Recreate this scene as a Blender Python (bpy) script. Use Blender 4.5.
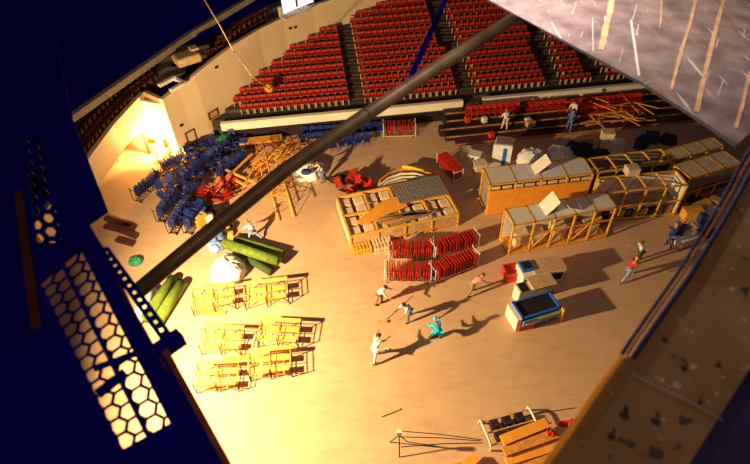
import bpy, bmesh, math, random
from mathutils import Vector, Matrix
random.seed(7)
S = bpy.context.scene
for o in list(bpy.data.objects): bpy.data.objects.remove(o)
COL = S.collection

# ------------------------------------------------------------------ camera
FPX = 560.0; PITCH = math.radians(45); ROLL = math.radians(2.0); CZ = 24.0
CF = Vector((0, math.cos(PITCH), -math.sin(PITCH)))
R0 = Vector((1, 0, 0)); U0 = Vector((0, math.sin(PITCH), math.cos(PITCH)))
CR = math.cos(ROLL)*R0 - math.sin(ROLL)*U0; CU = math.cos(ROLL)*U0 + math.sin(ROLL)*R0
CP = Vector((0, 0, CZ))
cd = bpy.data.cameras.new('camera'); cam = bpy.data.objects.new('camera', cd); COL.objects.link(cam)
cd.sensor_fit = 'HORIZONTAL'; cd.sensor_width = 36; cd.lens = 36*FPX/750; cd.clip_start = .05; cd.clip_end = 300
m = Matrix((CR, CU, -CF)).transposed().to_4x4(); m.translation = CP; cam.matrix_world = m
cd.dof.use_dof = True; cd.dof.focus_distance = 34; cd.dof.aperture_fstop = 1.7
S.camera = cam
# ------------------------------------------------------------------ world, exposure, lights
S.view_settings.view_transform = 'Standard'; S.view_settings.look = 'None'; S.view_settings.gamma = 1
S.view_settings.use_curve_mapping = False; S.view_settings.exposure = 0.0
w = bpy.data.worlds.new('arena_dark'); S.world = w; w.use_nodes = True
w.node_tree.nodes['Background'].inputs[0].default_value = (0.04, 0.0, 1.0, 1)
w.node_tree.nodes['Background'].inputs[1].default_value = 0.0165
def light(name, kind, loc, energy, color, size=.3, target=None, angle=None, blend=.5):
    l = bpy.data.lights.new(name, kind); l.energy = energy; l.color = color
    if kind == 'AREA': l.size = size
    else: l.shadow_soft_size = size
    if angle: l.spot_size = math.radians(angle); l.spot_blend = blend
    o = bpy.data.objects.new(name, l); COL.objects.link(o); o.location = loc
    if target: o.rotation_euler = (Vector(target)-Vector(loc)).to_track_quat('-Z', 'Y').to_euler()
    return o
light('flood_lamp', 'SPOT', (-13.4, 11.6, 8.3), 37500, (1, .69, .33), .22, (-4.4, 15.8, 7.3), 170, .6)
light('overhead_fill_light', 'AREA', (6, 14, 27), 900, (1, .62, .35), 6, (6, 22, 0))  # soft fill added over the hall, not a known fixture
light('plate_fill_light', 'SPOT', (1.05, 5.0, 23.2), 400, (1, .80, .70), .10, (1.45, 4.35, 22), 118, .9)  # unseen spot added to brighten the left end of the aluminium plate
light('pipe_fill_light', 'AREA', (1.5, -1.5, 27.5), 120, (1, .66, .40), 1.0, (1.2, 2.5, 21))  # unseen fill added above the camera to lift pipe and near deck

# ------------------------------------------------------------------ placing helpers
def ray(x, y): return CF + CR*((x-375)/FPX) + CU*((232-y)/FPX)
def P(x, y, z=0.0):
    d = ray(x, y); return CP + d*((z-CZ)/d.z)
def Q(x, y, dep): return CP + ray(x, y)*dep
V = Vector
# ------------------------------------------------------------------ materials
MATS = {}
def mat(name, col, col2=None, scale=6.0, rough=.75, metal=0.0, bump=0.0, spec=.4, lo=.4, hi=.65, detail=6, emit=None):
    if name in MATS: return MATS[name]
    m = bpy.data.materials.new(name); m.use_nodes = True; nt = m.node_tree; b = nt.nodes['Principled BSDF']
    b.inputs['Roughness'].default_value = rough; b.inputs['Metallic'].default_value = metal
    b.inputs['Specular IOR Level'].default_value = spec
    if col2 is None: col2 = tuple(c*.8 for c in col)
    tc = nt.nodes.new('ShaderNodeTexCoord'); no = nt.nodes.new('ShaderNodeTexNoise'); rp = nt.nodes.new('ShaderNodeValToRGB')
    no.inputs['Scale'].default_value = scale; no.inputs['Detail'].default_value = detail
    nt.links.new(tc.outputs['Object'], no.inputs['Vector']); nt.links.new(no.outputs['Fac'], rp.inputs[0])
    rp.color_ramp.elements[0].position = lo; rp.color_ramp.elements[1].position = hi
    rp.color_ramp.elements[0].color = (*col2, 1); rp.color_ramp.elements[1].color = (*col, 1)
    nt.links.new(rp.outputs[0], b.inputs['Base Color'])
    if bump:
        bp = nt.nodes.new('ShaderNodeBump'); bp.inputs['Strength'].default_value = bump; bp.inputs['Distance'].default_value = .02
        nt.links.new(no.outputs['Fac'], bp.inputs['Height']); nt.links.new(bp.outputs[0], b.inputs['Normal'])
    if emit: b.inputs['Emission Color'].default_value = (*emit[:3], 1); b.inputs['Emission Strength'].default_value = emit[3]
    MATS[name] = m; return m
def floor_mat():
    m = mat('arena_concrete', (.66, .44, .27), (.58, .38, .225), .35, .8, bump=.05, lo=.3, hi=.7)
    nt = m.node_tree; b = nt.nodes['Principled BSDF']; rp = b.inputs['Base Color'].links[0].from_node
    tc = [n for n in nt.nodes if n.type == 'TEX_COORD'][0]
    n2 = nt.nodes.new('ShaderNodeTexNoise'); n2.inputs['Scale'].default_value = 2.2; n2.inputs['Detail'].default_value = 9; n2.inputs['Roughness'].default_value = .7
    r2 = nt.nodes.new('ShaderNodeValToRGB'); r2.color_ramp.elements[0].position = .33; r2.color_ramp.elements[1].position = .52
    r2.color_ramp.elements[0].color = (.88, .84, .80, 1); r2.color_ramp.elements[1].color = (1, 1, 1, 1)
    mp = nt.nodes.new('ShaderNodeMapping'); mp.inputs['Rotation'].default_value = (0, 0, .35); mp.inputs['Scale'].default_value = (.35, 1, 1)
    nt.links.new(tc.outputs['Object'], mp.inputs[0]); nt.links.new(mp.outputs[0], n2.inputs['Vector']); nt.links.new(n2.outputs['Fac'], r2.inputs[0])
    mx = nt.nodes.new('ShaderNodeMix'); mx.data_type = 'RGBA'; mx.blend_type = 'MULTIPLY'; mx.inputs[0].default_value = 1
    nt.links.new(rp.outputs[0], mx.inputs[6]); nt.links.new(r2.outputs[0], mx.inputs[7]); nt.links.new(mx.outputs[2], b.inputs['Base Color'])
    return m
def scratched_metal():
    m = bpy.data.materials.new('scratched_aluminium'); m.use_nodes = True; nt = m.node_tree; b = nt.nodes['Principled BSDF']
    b.inputs['Metallic'].default_value = .25
    tc = nt.nodes.new('ShaderNodeTexCoord')
    def nz(scale, rot, sc, p0, p1, c0, c1, det=8):
        mp = nt.nodes.new('ShaderNodeMapping'); mp.inputs['Rotation'].default_value = (0, 0, rot); mp.inputs['Scale'].default_value = sc
        n = nt.nodes.new('ShaderNodeTexNoise'); n.inputs['Scale'].default_value = scale; n.inputs['Detail'].default_value = det
        r = nt.nodes.new('ShaderNodeValToRGB'); e = r.color_ramp.elements; e[0].position = p0; e[1].position = p1; e[0].color = (*c0, 1); e[1].color = (*c1, 1)
        nt.links.new(tc.outputs['Object'], mp.inputs[0]); nt.links.new(mp.outputs[0], n.inputs['Vector']); nt.links.new(n.outputs['Fac'], r.inputs[0]); return r
    base = nz(4.5, 0, (1, 1, 1), .32, .68, (.10, .075, .085), (.32, .25, .25))
    st = nz(6.0, .45, (1, .10, 1), .56, .62, (0, 0, 0), (1, 1, 1), 2)
    scr = nz(30.0, .4, (1, .04, 1), .66, .69, (0, 0, 0), (1, 1, 1), 3)
    sp = nz(26.0, 0, (1, 1, 1), .70, .74, (0, 0, 0), (1, 1, 1), 3)
    def mixin(a, fac, col, k):
        mx = nt.nodes.new('ShaderNodeMix'); mx.data_type = 'RGBA'; mu = nt.nodes.new('ShaderNodeMath'); mu.operation = 'MULTIPLY'; mu.inputs[1].default_value = k
        nt.links.new(fac.outputs[0], mu.inputs[0]); nt.links.new(mu.outputs[0], mx.inputs[0]); nt.links.new(a, mx.inputs[6]); mx.inputs[7].default_value = (*col, 1); return mx.outputs[2]
    c = mixin(base.outputs[0], st, (.62, .42, .24), .12); c = mixin(c, scr, (.85, .8, .78), .7); c = mixin(c, sp, (.9, .85, .8), .7)
    nt.links.new(c, b.inputs['Base Color']); b.inputs['Roughness'].default_value = .45
    bp = nt.nodes.new('ShaderNodeBump'); bp.inputs['Strength'].default_value = .25; bp.inputs['Distance'].default_value = .01
    nt.links.new(base.outputs[0], bp.inputs['Height']); nt.links.new(bp.outputs[0], b.inputs['Normal'])
    return m
def worn_deck():
    m = bpy.data.materials.new('worn_brown_deck'); m.use_nodes = True; nt = m.node_tree; b = nt.nodes['Principled BSDF']
    tc = nt.nodes.new('ShaderNodeTexCoord')
    def nz(scale, p0, p1, c0, c1, det=8, ro=.6):
        n = nt.nodes.new('ShaderNodeTexNoise'); n.inputs['Scale'].default_value = scale; n.inputs['Detail'].default_value = det; n.inputs['Roughness'].default_value = ro
        r = nt.nodes.new('ShaderNodeValToRGB'); e = r.color_ramp.elements; e[0].position = p0; e[1].position = p1; e[0].color = (*c0, 1); e[1].color = (*c1, 1)
        nt.links.new(tc.outputs['Object'], n.inputs['Vector']); nt.links.new(n.outputs['Fac'], r.inputs[0]); return r
    base = nz(1.6, .35, .65, (.13, .07, .012), (.22, .13, .06))
    blk = nz(9.0, .64, .66, (0, 0, 0), (1, 1, 1), 3); wht = nz(14.0, .60, .66, (0, 0, 0), (1, 1, 1), 6, .75)
    def mixin(a, fac, col, k):
        mx = nt.nodes.new('ShaderNodeMix'); mx.data_type = 'RGBA'; mu = nt.nodes.new('ShaderNodeMath'); mu.operation = 'MULTIPLY'; mu.inputs[1].default_value = k
        nt.links.new(fac.outputs[0], mu.inputs[0]); nt.links.new(mu.outputs[0], mx.inputs[0]); nt.links.new(a, mx.inputs[6]); mx.inputs[7].default_value = (*col, 1); return mx.outputs[2]
    c = mixin(base.outputs[0], wht, (.55, .45, .38), .8); c = mixin(c, blk, (.02, .01, .02), .9)
    nt.links.new(c, b.inputs['Base Color']); b.inputs['Roughness'].default_value = .6
    bp = nt.nodes.new('ShaderNodeBump'); bp.inputs['Strength'].default_value = .3; bp.inputs['Distance'].default_value = .01
    nt.links.new(wht.outputs[0], bp.inputs['Height']); nt.links.new(bp.outputs[0], b.inputs['Normal'])
    return m
M = dict(
 floor=floor_mat(), alu=scratched_metal(), deck=worn_deck(),
 cream=mat('cream_painted_concrete', (.80, .64, .42), (.72, .55, .34), .5, .7, lo=.3, hi=.7),
 cream_dk=mat('cream_wall_edge', (.55, .40, .22), rough=.7),
 white=mat('white_paint', (.85, .82, .76), (.78, .74, .66), 3),
 whitecloth=mat('white_cloth', (.9, .9, .9), (.78, .78, .8), 2, .9, bump=.4),
 tread=mat('stand_concrete', (.10, .065, .045), (.05, .035, .035), 1.5, .9),
 riser=mat('stand_riser', (.09, .05, .03), (.05, .03, .03), 1.5, .9),
 red=mat('red_seat_plastic', (.52, .040, .012), (.42, .025, .01), 3, .5),
 redchair=mat('red_vinyl', (.62, .035, .012), (.48, .022, .01), 3, .45),
 maroon=mat('maroon_and_dimmed_seat', (.075, .008, .006), rough=.5),  # also serves as the upper seats' red, darkened to imitate weak light
 navy=mat('shade_blue_steel', (.006, .003, .30), (.004, .002, .26), 8, .9, spec=.05),  # bluish tint of the deep blacks put into the steel colour
 darksteel=mat('dark_steel', (.05, .03, .03), (.02, .012, .02), 8, .6, .3),
 brownsteel=mat('brown_painted_pipe', (.30, .21, .10), (.20, .14, .065), 5, .5, .2, bump=.1, spec=.5),
 rust=mat('rusty_toe_plate', (.28, .08, .015), (.15, .04, .01), 10, .8),
 blue=mat('blue_vinyl', (.014, .045, .34), (.007, .018, .16), 3, .5),
 bluepale=mat('pale_blue_fabric', (.30, .45, .85), (.2, .32, .7), 3, .8),
 yellow=mat('yellow_painted_steel', (.92, .52, .07), (.75, .38, .04), 4, .55),
 ply=mat('orange_plywood', (.95, .42, .05), (.85, .33, .03), 2.5, .65, lo=.3, hi=.7),
 timber=mat('orange_timber', (.80, .36, .06), (.62, .24, .03), 6, .7),
 tan=mat('tan_board', (.62, .42, .22), (.5, .32, .16), 3, .75),
 greyboard=mat('grey_board', (.34, .27, .20), (.26, .20, .15), 2.5, .75),
 greymesh=mat('grey_wire', (.38, .34, .34), rough=.5, metal=.3),
 cargo=mat('cream_carton', (.82, .70, .50), (.66, .52, .34), 3, .8),
 night=mat('night_blue_cable', (.006, .004, .07), rough=.7),
 darkrust=mat('dark_rust', (.09, .02, .008), rough=.9),
 staging=mat('overlit_yellow_deck', (.95, .62, .14), (.85, .5, .08), 3, .6),  # yellow made paler to imitate overexposure under the flood
 bandwhite=mat('white_band_paint', (.92, .86, .74), (.85, .78, .62), .6, .6),
 black=mat('black_rubber', (.012, .01, .014), rough=.7),
 darkdeck=mat('dark_riser_deck', (.016, .011, .03), (.03, .018, .015), .8, .6),
 purple=mat('purple_skirt', (.10, .02, .06), rough=.8),
 yellowedge=mat('yellow_edge_paint', (.85, .36, .04), (.4, .16, .03), 2.5, .6),
 green=mat('green_mat', (.17, .25, .02), (.10, .16, .015), 4, .8),
 greendk=mat('dark_green_mat', (.05, .09, .02), rough=.8),
 teal=mat('green_tarp', (.02, .30, .16), (.01, .2, .1), 3, .6),
 cyan=mat('cyan_jacket', (.02, .70, 1.0), (.01, .6, .95), 6, .7),
 skyb=mat('light_blue_panel', (.10, .45, .85), rough=.4),
 royal=mat('royal_blue_frame', (.03, .16, .75), rough=.4),
 redpaint=mat('red_paint', (.75, .05, .02), rough=.5),
 denim=mat('blue_denim', (.12, .20, .50), (.08, .14, .4), 12, .9),
 khaki=mat('khaki_cloth', (.35, .26, .16), rough=.9),
 darkcloth=mat('dark_cloth', (.03, .025, .04), rough=.9),
 navycloth=mat('navy_cloth', (.03, .05, .22), rough=.9),
 shirt=mat('white_shirt', (.85, .84, .84), (.74, .74, .78), 8, .9),
 pink=mat('pink_shirt', (.85, .38, .33), (.75, .3, .26), 8, .9),
 greenshirt=mat('green_sleeve', (.05, .35, .10), rough=.9),
 redshirt=mat('red_shirt', (.75, .04, .04), rough=.9),
 skin=mat('skin', (.62, .36, .24), rough=.6),
 hair=mat('dark_hair', (.035, .018, .010), rough=.6),
 hairbr=mat('brown_hair', (.22, .08, .02), rough=.6),
 hairyl=mat('blond_hair', (.80, .50, .08), rough=.6),
 orangehat=mat('orange_hat', (.9, .28, .03), rough=.7),
 lamp=mat('lit_lamp_glass', (1, .9, .7), emit=(1, .82, .5, 60)),
 smalllamp=mat('small_lit_lamp', (1, .9, .7), emit=(1, .8, .5, 12)),
)
# ------------------------------------------------------------------ mesh helpers
class MB:
    def __init__(s): s.v = []; s.f = []; s.mi = []; s.sm = []; s.mats = []
    def mid(s, m):
        m = M[m] if isinstance(m, str) else m
        if m not in s.mats: s.mats.append(m)
        return s.mats.index(m)
    def add(s, vs, fs, m, smooth=False):
        b = len(s.v); s.v += [V(x) for x in vs]; i = s.mid(m)
        for f in fs: s.f.append([b+k for k in f]); s.mi.append(i); s.sm.append(smooth)
        return s
    def box(s, c, d, m, R=None):
        x, y, z = d[0]/2, d[1]/2, d[2]/2; c = V(c)
        vs = [V(q) for q in ((-x,-y,-z),(x,-y,-z),(x,y,-z),(-x,y,-z),(-x,-y,z),(x,-y,z),(x,y,z),(-x,y,z))]
        if R is not None: vs = [R @ q for q in vs]
        return s.add([c+q for q in vs], [(0,3,2,1),(4,5,6,7),(0,1,5,4),(1,2,6,5),(2,3,7,6),(3,0,4,7)], m)
    def bar(s, a, b, wd, ht, m, up=(0,0,1)):
        a = V(a); b = V(b); d = b-a; L = d.length; d.normalize(); up = V(up)
        if abs(d.dot(up)) > .99: up = V((0,1,0))
        sx = d.cross(up).normalized(); uz = sx.cross(d)
        R = Matrix((d, -sx, uz)).transposed()
        return s.box((a+b)/2, (L, wd, ht), m, R)
    def tube(s, a, b, r, m, r2=None, n=8, cap=True):
        return s.path([V(a), V(b)], r, m, r2, n, cap)
    def path(s, pts, r, m, r2=None, n=8, cap=True):
        pts = [V(p) for p in pts]; k = len(pts); r2 = r if r2 is None else r2; vs = []; fs = []
        prev = None
        for i, p in enumerate(pts):
            d = (pts[min(i+1, k-1)]-pts[max(i-1, 0)]).normalized()
            if prev is None:
                u = d.cross(V((0,0,1)))
                if u.length < .05: u = d.cross(V((0,1,0)))
            else: u = prev - d*prev.dot(d)
            u.normalize(); prev = u; wv = d.cross(u); rr = r+(r2-r)*i/max(1, k-1)
            for j in range(n):
                a = 2*math.pi*j/n; vs.append(p+u*(math.cos(a)*rr)+wv*(math.sin(a)*rr))
        for i in range(k-1):
            for j in range(n):
                j2 = (j+1) % n; fs.append((i*n+j, i*n+j2, (i+1)*n+j2, (i+1)*n+j))
        if cap: fs.append(tuple(range(n))[::-1]); fs.append(tuple((k-1)*n+j for j in range(n)))
        return s.add(vs, fs, m, n > 5)
    def ell(s, c, r, m, n=10, k=7, R=None, jit=0, rnd=None, flat=None):
        c = V(c); vs = []; fs = []
        for i in range(k+1):
            th = math.pi*i/k
            for j in range(n):
                ph = 2*math.pi*j/n
                q = V((r[0]*math.sin(th)*math.cos(ph), r[1]*math.sin(th)*math.sin(ph), r[2]*math.cos(th)))
                if jit: q *= 1+(rnd or random).uniform(-jit, jit)
                if flat is not None: q.z = max(q.z, flat)
                if R is not None: q = R @ q
                vs.append(c+q)
        for i in range(k):
            for j in range(n):
                j2 = (j+1) % n; fs.append((i*n+j, (i+1)*n+j, (i+1)*n+j2, i*n+j2))
        return s.add(vs, fs, m, True)
    def prism(s, pts, z0, z1, m):
        n = len(pts); pts = [V((p[0], p[1], 0)) for p in pts]
        ar = sum(pts[i].x*pts[(i+1)%n].y-pts[(i+1)%n].x*pts[i].y for i in range(n))
        if ar < 0: pts = pts[::-1]
        g = lambda z, i: z[i] if isinstance(z, (list, tuple)) else z
        vs = [V((p.x, p.y, g(z0, i))) for i, p in enumerate(pts)]+[V((p.x, p.y, g(z1, i))) for i, p in enumerate(pts)]
        fs = [tuple(range(n))[::-1], tuple(range(n, 2*n))]+[(i, (i+1)%n, n+(i+1)%n, n+i) for i in range(n)]
        return s.add(vs, fs, m)
    def build(s, name, parent=None, loc=None, rotz=0, bevel=0):
        me = bpy.data.meshes.new(name); me.from_pydata([tuple(q) for q in s.v], [], s.f)
        for mt in s.mats: me.materials.append(mt)
        me.polygons.foreach_set('material_index', s.mi); me.polygons.foreach_set('use_smooth', s.sm); me.update()
        o = bpy.data.objects.new(name, me); COL.objects.link(o)
        if parent: o.parent = parent
        if loc is not None: o.location = loc; o.rotation_euler.z = rotz
        if bevel:
            b = o.modifiers.new('bevel', 'BEVEL'); b.width = bevel; b.segments = 2; b.limit_method = 'ANGLE'
        return o
def rz(a): return Matrix.Rotation(a, 3, 'Z')
def tag(o, label, cat, group=None):
    o['label'] = label; o['category'] = cat
    if group: o['group'] = group
    return o
def struct(o): o['kind'] = 'structure'; return o
def thing(name, label, cat, loc=(0,0,0), rotz=0, group=None):
    o = bpy.data.objects.new(name, None); COL.objects.link(o); o.empty_display_size = .2
    o.location = loc; o.rotation_euler.z = rotz; return tag(o, label, cat, group)
KIDS = {}
def dup(src, loc, rot=None, label=None, kids=()):
    c = src.copy(); COL.objects.link(c); c.location = loc
    if rot is not None: c.rotation_euler = rot
    if label: c['label'] = label
    for k in kids:
        q = k.copy(); COL.objects.link(q); q.parent = c
    return c
ORD = ['first','second','third','fourth','fifth','sixth','seventh','eighth','ninth','tenth','eleventh','twelfth','thirteenth','fourteenth','fifteenth','sixteenth','seventeenth','eighteenth','nineteenth','twentieth','twenty-first','twenty-second','twenty-third','twenty-fourth','twenty-fifth','twenty-sixth','twenty-seventh','twenty-eighth','twenty-ninth','thirtieth','thirty-first','thirty-second','thirty-third','thirty-fourth','thirty-fifth','thirty-sixth']

# ================================================================== STRUCTURE
struct(MB().prism([(-30, -12), (45, -12), (45, 41), (-11, 38), (-16.5, 36.5), (-21, 33), (-22, 20), (-30, 15)], -.3, 0, 'floor').build('floor'))
# painted lines left on the concrete
def floorline(a, b, wd, m, name, label):
    a = P(*a); b = P(*b); d = (b-a); c = (a+b)/2
    o = MB().box((0, 0, .003), (d.length, wd, .006), m).build(name, None, (c.x, c.y, 0), math.atan2(d.y, d.x)); return o
A0 = V((-10.72, 33.77, 0)); UR = V((.9941, .1079, 0)).normalized(); NR = V((-UR.y, UR.x, 0)); YAW = math.atan2(UR.y, UR.x)
TR, RI, Z0 = .76, .235, 1.3
def sp(s, d, z=0): return A0 + UR*s + NR*d + V((0, 0, z))
def onstand(x, y):
    d = ray(x, y); sl = RI/TR; t = (Z0 + sl*((CP-A0).dot(NR)) - CZ)/(d.z - sl*d.dot(NR)); p = CP + d*t
    q = p-A0; return q.dot(UR), q.dot(NR), p
# curved cream fascia
fb = [(207,120),(225,103),(244,86),(265,66),(287,49),(315,32),(340,20),(378,4),(420,-8),(455,-16)]
fw = [V((-13.60, 32.35, 0)), V((-12.75, 33.45, 0))]; ftop = [4.55, 4.8]; ftops = [5.09, 5.41, 5.72, 5.82, 5.87, 5.94, 6.02, 6.11, 6.27, 6.4]
for q, t in zip(fb, ftops):
    p = onstand(*q)[2]; fw.append(V((p.x, p.y, 0))); ftop.append(t)
def offset(pts, d):
    out = []
    for i, p in enumerate(pts):
        t = (pts[min(i+1, len(pts)-1)]-pts[max(i-1, 0)]).normalized(); out.append(p + V((-t.y, t.x, 0))*d)
    return out
def ribbon(pts, zb, zt, th, m, edge=None):
    mb = MB(); o = offset(pts, th); n = len(pts)
    if not isinstance(zb, list): zb = [zb]*n
    for i in range(n-1):
        a, b, c, d = pts[i], pts[i+1], o[i+1], o[i]
        vs = [V((a.x,a.y,zb[i])),V((b.x,b.y,zb[i+1])),V((c.x,c.y,zb[i+1])),V((d.x,d.y,zb[i])),V((a.x,a.y,zt[i])),V((b.x,b.y,zt[i+1])),V((c.x,c.y,zt[i+1])),V((d.x,d.y,zt[i]))]
        mb.add(vs, [(0,3,2,1),(0,1,5,4),(2,3,7,6)]+([(3,0,4,7)] if i==0 else [])+([(1,2,6,5)] if i==n-2 else []), m)
        mb.add([v.copy() for v in vs[4:]], [(0,1,2,3)], edge or m)
    return mb
struct(ribbon(fw, 0, ftop, .3, 'cream', 'cream_dk').build('wall_left'))
# end wall with its jog beside the portal
we = [V((-17.6, 21.0, 0)), V((-17.1, 23.5, 0)), V((-16.62, 26.3, 0)), V((-16.15, 30.1, 0)), V((-15.3, 33.8, 0))]
struct(ribbon(we, 2.4, [4.3]*5, .3, 'cream', 'cream_dk').build('wall_end'))
struct(ribbon([we[-1]+V((-.02, .02, 0)), fw[0]+V((.02, -.02, 0))], [2.4, 4.2], [4.35, 4.5], .25, 'cream', 'cream_dk').build('wall_portal'))
struct(ribbon([V((-18.2, 34.3, 0)), V((-13.75, 32.5, 0))], 0, [3.9, 4.1], .25, 'bandwhite').build('wall_recess'))
# small wall fittings
def on_path(pts, px_, py_, z):
    return P(px_, py_, z)
# front wall of the side stand : pale band above, dark below, gaps at the aisles
BAND_L, BAND_R = .0, 33.5
sB, dB, _ = onstand(472, 100); sA = onstand(357, 100)[0]
segs = [(BAND_L, sB-.75), (sB+.75, BAND_R)]
fwall = MB()
for a, b in segs:
    c = sp((a+b)/2, .15); fwall.box((c.x, c.y, 1.28), (b-a, .3, .62), 'bandwhite', rz(YAW))
o = struct(fwall.build('wall_far'))
lowm = MB(); c = sp((BAND_L+BAND_R)/2, .18); lowm.box((c.x, c.y, .47), (BAND_R-BAND_L, .24, .94), 'darksteel', rz(YAW)); struct(lowm.build('trim_1'))
# terrace
NROW = 16
ter = MB()
def sec(d0, d1, z, m, zb=0.0):
    n = 1
    s0 = -1.0; s1 = 36
    if d0 > 1.2:   # start at the fascia
        s0 = fas_s(d0+.4)-.1
    c = sp((s0+s1)/2, (d0+d1)/2); ter.box((c.x, c.y, (z+zb)/2), (s1-s0, d1-d0, z-zb), m, rz(YAW))
fl = [((p-A0).dot(NR), (p-A0).dot(UR)) for p in fw]
def fas_s(d):
    for (d0, s0), (d1, s1) in zip(fl, fl[1:]):
        if d0 <= d <= d1: return s0+(s1-s0)*(d-d0)/(d1-d0)
    return fl[-1][1] if d > fl[-1][0] else fl[0][1]
def sec0(): pass
c = sp(17.5, .65); ter.box((c.x, c.y, .55), (35.5, .7, 1.1), 'tread', rz(YAW))
for i in range(NROW):
    sec(1.0+TR*i, 1.0+TR*(i+1), Z0+RI*i, 'tread')
struct(ter.build('seating_terrace'))
# aisle stairs: half steps between the blocks
def line_s(p0, p1):
    a = onstand(*p0); b = onstand(*p1)
    return lambda d: a[0]+(b[0]-a[0])*(d-a[1])/(b[1]-a[1])
AIS = [line_s((357,100),(343,20)), line_s((472,100),(436,5)), line_s((558,93),(535,27)), line_s((603,80),(590,62)), line_s((640,78),(631,66))]
for k, f in enumerate(AIS):
    mb = MB()
    for i in range(NROW-1):
        d = 1.0+TR*(i+1)-.14; c = sp(f(d), d); mb.box((c.x, c.y, Z0+RI*i+RI/4), (1.0, .28, RI/2), 'riser', rz(YAW))
    struct(mb.build('aisle_steps'))
# ---- seats
def seat_mesh(m='red', br='cargo'):
    mb = MB()
    n = 4                                                # curved back, upholstered pan, steel bracket
    for k in range(n):
        x0 = -.22+.44*k/n; x1 = -.22+.44*(k+1)/n; y0 = .16+.05*math.cos(math.pi*(k/n-.5)); y1 = .16+.05*math.cos(math.pi*((k+1)/n-.5))
        vs = []
        for (x, y) in ((x0, y0), (x1, y1)):
            vs += [V((x, y, .46)), V((x, y+.04, .46)), V((x, y+.07, .70)), V((x, y+.04, .72))]
        mb.add(vs, [(0,4,5,1),(1,5,6,2),(2,6,7,3),(3,7,4,0)]+([(0,1,2,3)] if k==0 else [])+([(4,7,6,5)] if k==n-1 else []), m, True)
    mb.box((0, .07, .43), (.42, .20, .05), m)
    mb.box((-.2, .08, .2), (.04, .10, .40), br); mb.box((.2, .08, .2), (.04, .10, .40), br)
    return mb
proto = None; allseats = []
BN = ['block left of first aisle', 'block between first and second aisles', 'block between second and third aisles', 'block right of third aisle', 'narrow far right block', 'rightmost sliver block']
PITCHS = .50
for i in range(NROW-1):
    d = 1.0+TR*i+.40; z = Z0+RI*i
    left = max(fas_s(d)+.2, .6) if i > 0 else .9
    bounds = [left]+sum([[f(d)-.55, f(d)+.55] for f in AIS], [])+[34.5]
    for b in range(6):
        s0, s1 = bounds[2*b], bounds[2*b+1]; n = int((s1-s0)/PITCHS)
        if n <= 0: continue
        # seats line up against the aisle
        base = s1-PITCHS*n if b == 0 else s0
        for k in range(n): allseats.append((i, b, k, n, sp(base+PITCHS*(k+.5), d, z)))
def proj(p):
    v = p-CP; dd = v.dot(CF); return 375+FPX*v.dot(CR)/dd, 232-FPX*v.dot(CU)/dd, dd
vis = []
for q in allseats:
    x, y, dd = proj(q[4]); 
    if not (150 < x < 700 and y > -12): continue
    if x > 515 and y < 14+(x-515)*.6-4: continue
    if y < -4: continue
    if x > 480 and x <= 515 and y < (x-480)*.4-2: continue
    vis.append((dd, q))
vis.sort(key=lambda t: t[0])
for dd, (i, b, k, n, p) in vis[:300]:
    lab = 'red seat, %s row up, %s from left, %s' % (ORD[i], ORD[k], BN[b])
    if proto is None:
        proto = seat_mesh().build('stadium_seat', None, p, YAW); tag(proto, lab, 'seat', 'red seats of the far stand'); 
    else: dup(proto, p, None, lab)
mb = MB(); sm = seat_mesh(); Rm = rz(YAW)
for dd, (i, b, k, n, p) in vis[300:]:
    base = len(mb.v); mb.mats = sm.mats; mb.v += [Rm @ v + p for v in sm.v]; mb.f += [[base+j for j in f] for f in sm.f]; mb.mi += sm.mi; mb.sm += sm.sm
o = mb.build('stadium_seats'); tag(o, 'upper rows of red seats rising up the far stand', 'seats', 'red seats of the far stand'); o['kind'] = 'stuff'
# ---- upper end tier behind the cream wall
tp = we[1:] + [V((-13.9, 35.3, 0))] + fw[4:]
zt0 = [4.1, 4.1, 4.1, 4.1, 4.6, 5.0, 5.3, 5.45, 5.5, 5.55, 5.6, 5.7, 5.8, 5.9, 6.0]
et = MB()
NT = 3
for i in range(NT):
    a = offset(tp, .32+.85*i); b = offset(tp, .32+.85*(i+1))
    for j in range(len(tp)-1):
        za, zb_ = zt0[j]-.25+.3*i, zt0[j+1]-.25+.3*i
        vs = [V((a[j].x,a[j].y,za)),V((a[j+1].x,a[j+1].y,zb_)),V((b[j+1].x,b[j+1].y,zb_)),V((b[j].x,b[j].y,za)),
              V((a[j].x,a[j].y,za-.5)),V((a[j+1].x,a[j+1].y,zb_-.5)),V((b[j+1].x,b[j+1].y,zb_-.5)),V((b[j].x,b[j].y,za-.5))]
        et.add(vs, [(0,1,2,3),(4,7,6,5),(0,4,5,1),(2,6,7,3)]+([(0,3,7,4)] if j==0 else [])+([(1,5,6,2)] if j==len(tp)-2 else []), 'tread')
struct(et.build('upper_terrace'))
sd = seat_mesh('maroon', 'rust'); us = MB(); us.mats = sd.mats; rnd = random.Random(3)  # poor light on this tier is put into the seat and bracket colours
for i in range(NT-1):
    a = offset(tp, .32+.85*i+.45); acc = .3
    for j in range(len(tp)-1):
        L = (a[j+1]-a[j]).length; t = (a[j+1]-a[j]).normalized(); yw = math.atan2(t.y, t.x)
        while acc < L-.2:
            p = a[j]+t*acc; z = zt0[j]+(zt0[j+1]-zt0[j])*acc/L-.25+.3*i; acc += .52
            x, y, dd = proj(V((p.x, p.y, z)))
            if (158 < x < 210 and 30 < y < 88) or (270 < x < 345) or x > 380 or y < -30: continue
            Rr = rz(yw); base = len(us.v); us.v += [Rr @ v + V((p.x, p.y, z)) for v in sd.v]; us.f += [[base+q for q in f] for f in sd.f]; us.mi += sd.mi; us.sm += sd.sm
        acc -= L
o = us.build('upper_seats'); tag(o, 'dim rows of red seats above the curved cream wall', 'seats'); o['kind'] = 'stuff'
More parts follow.
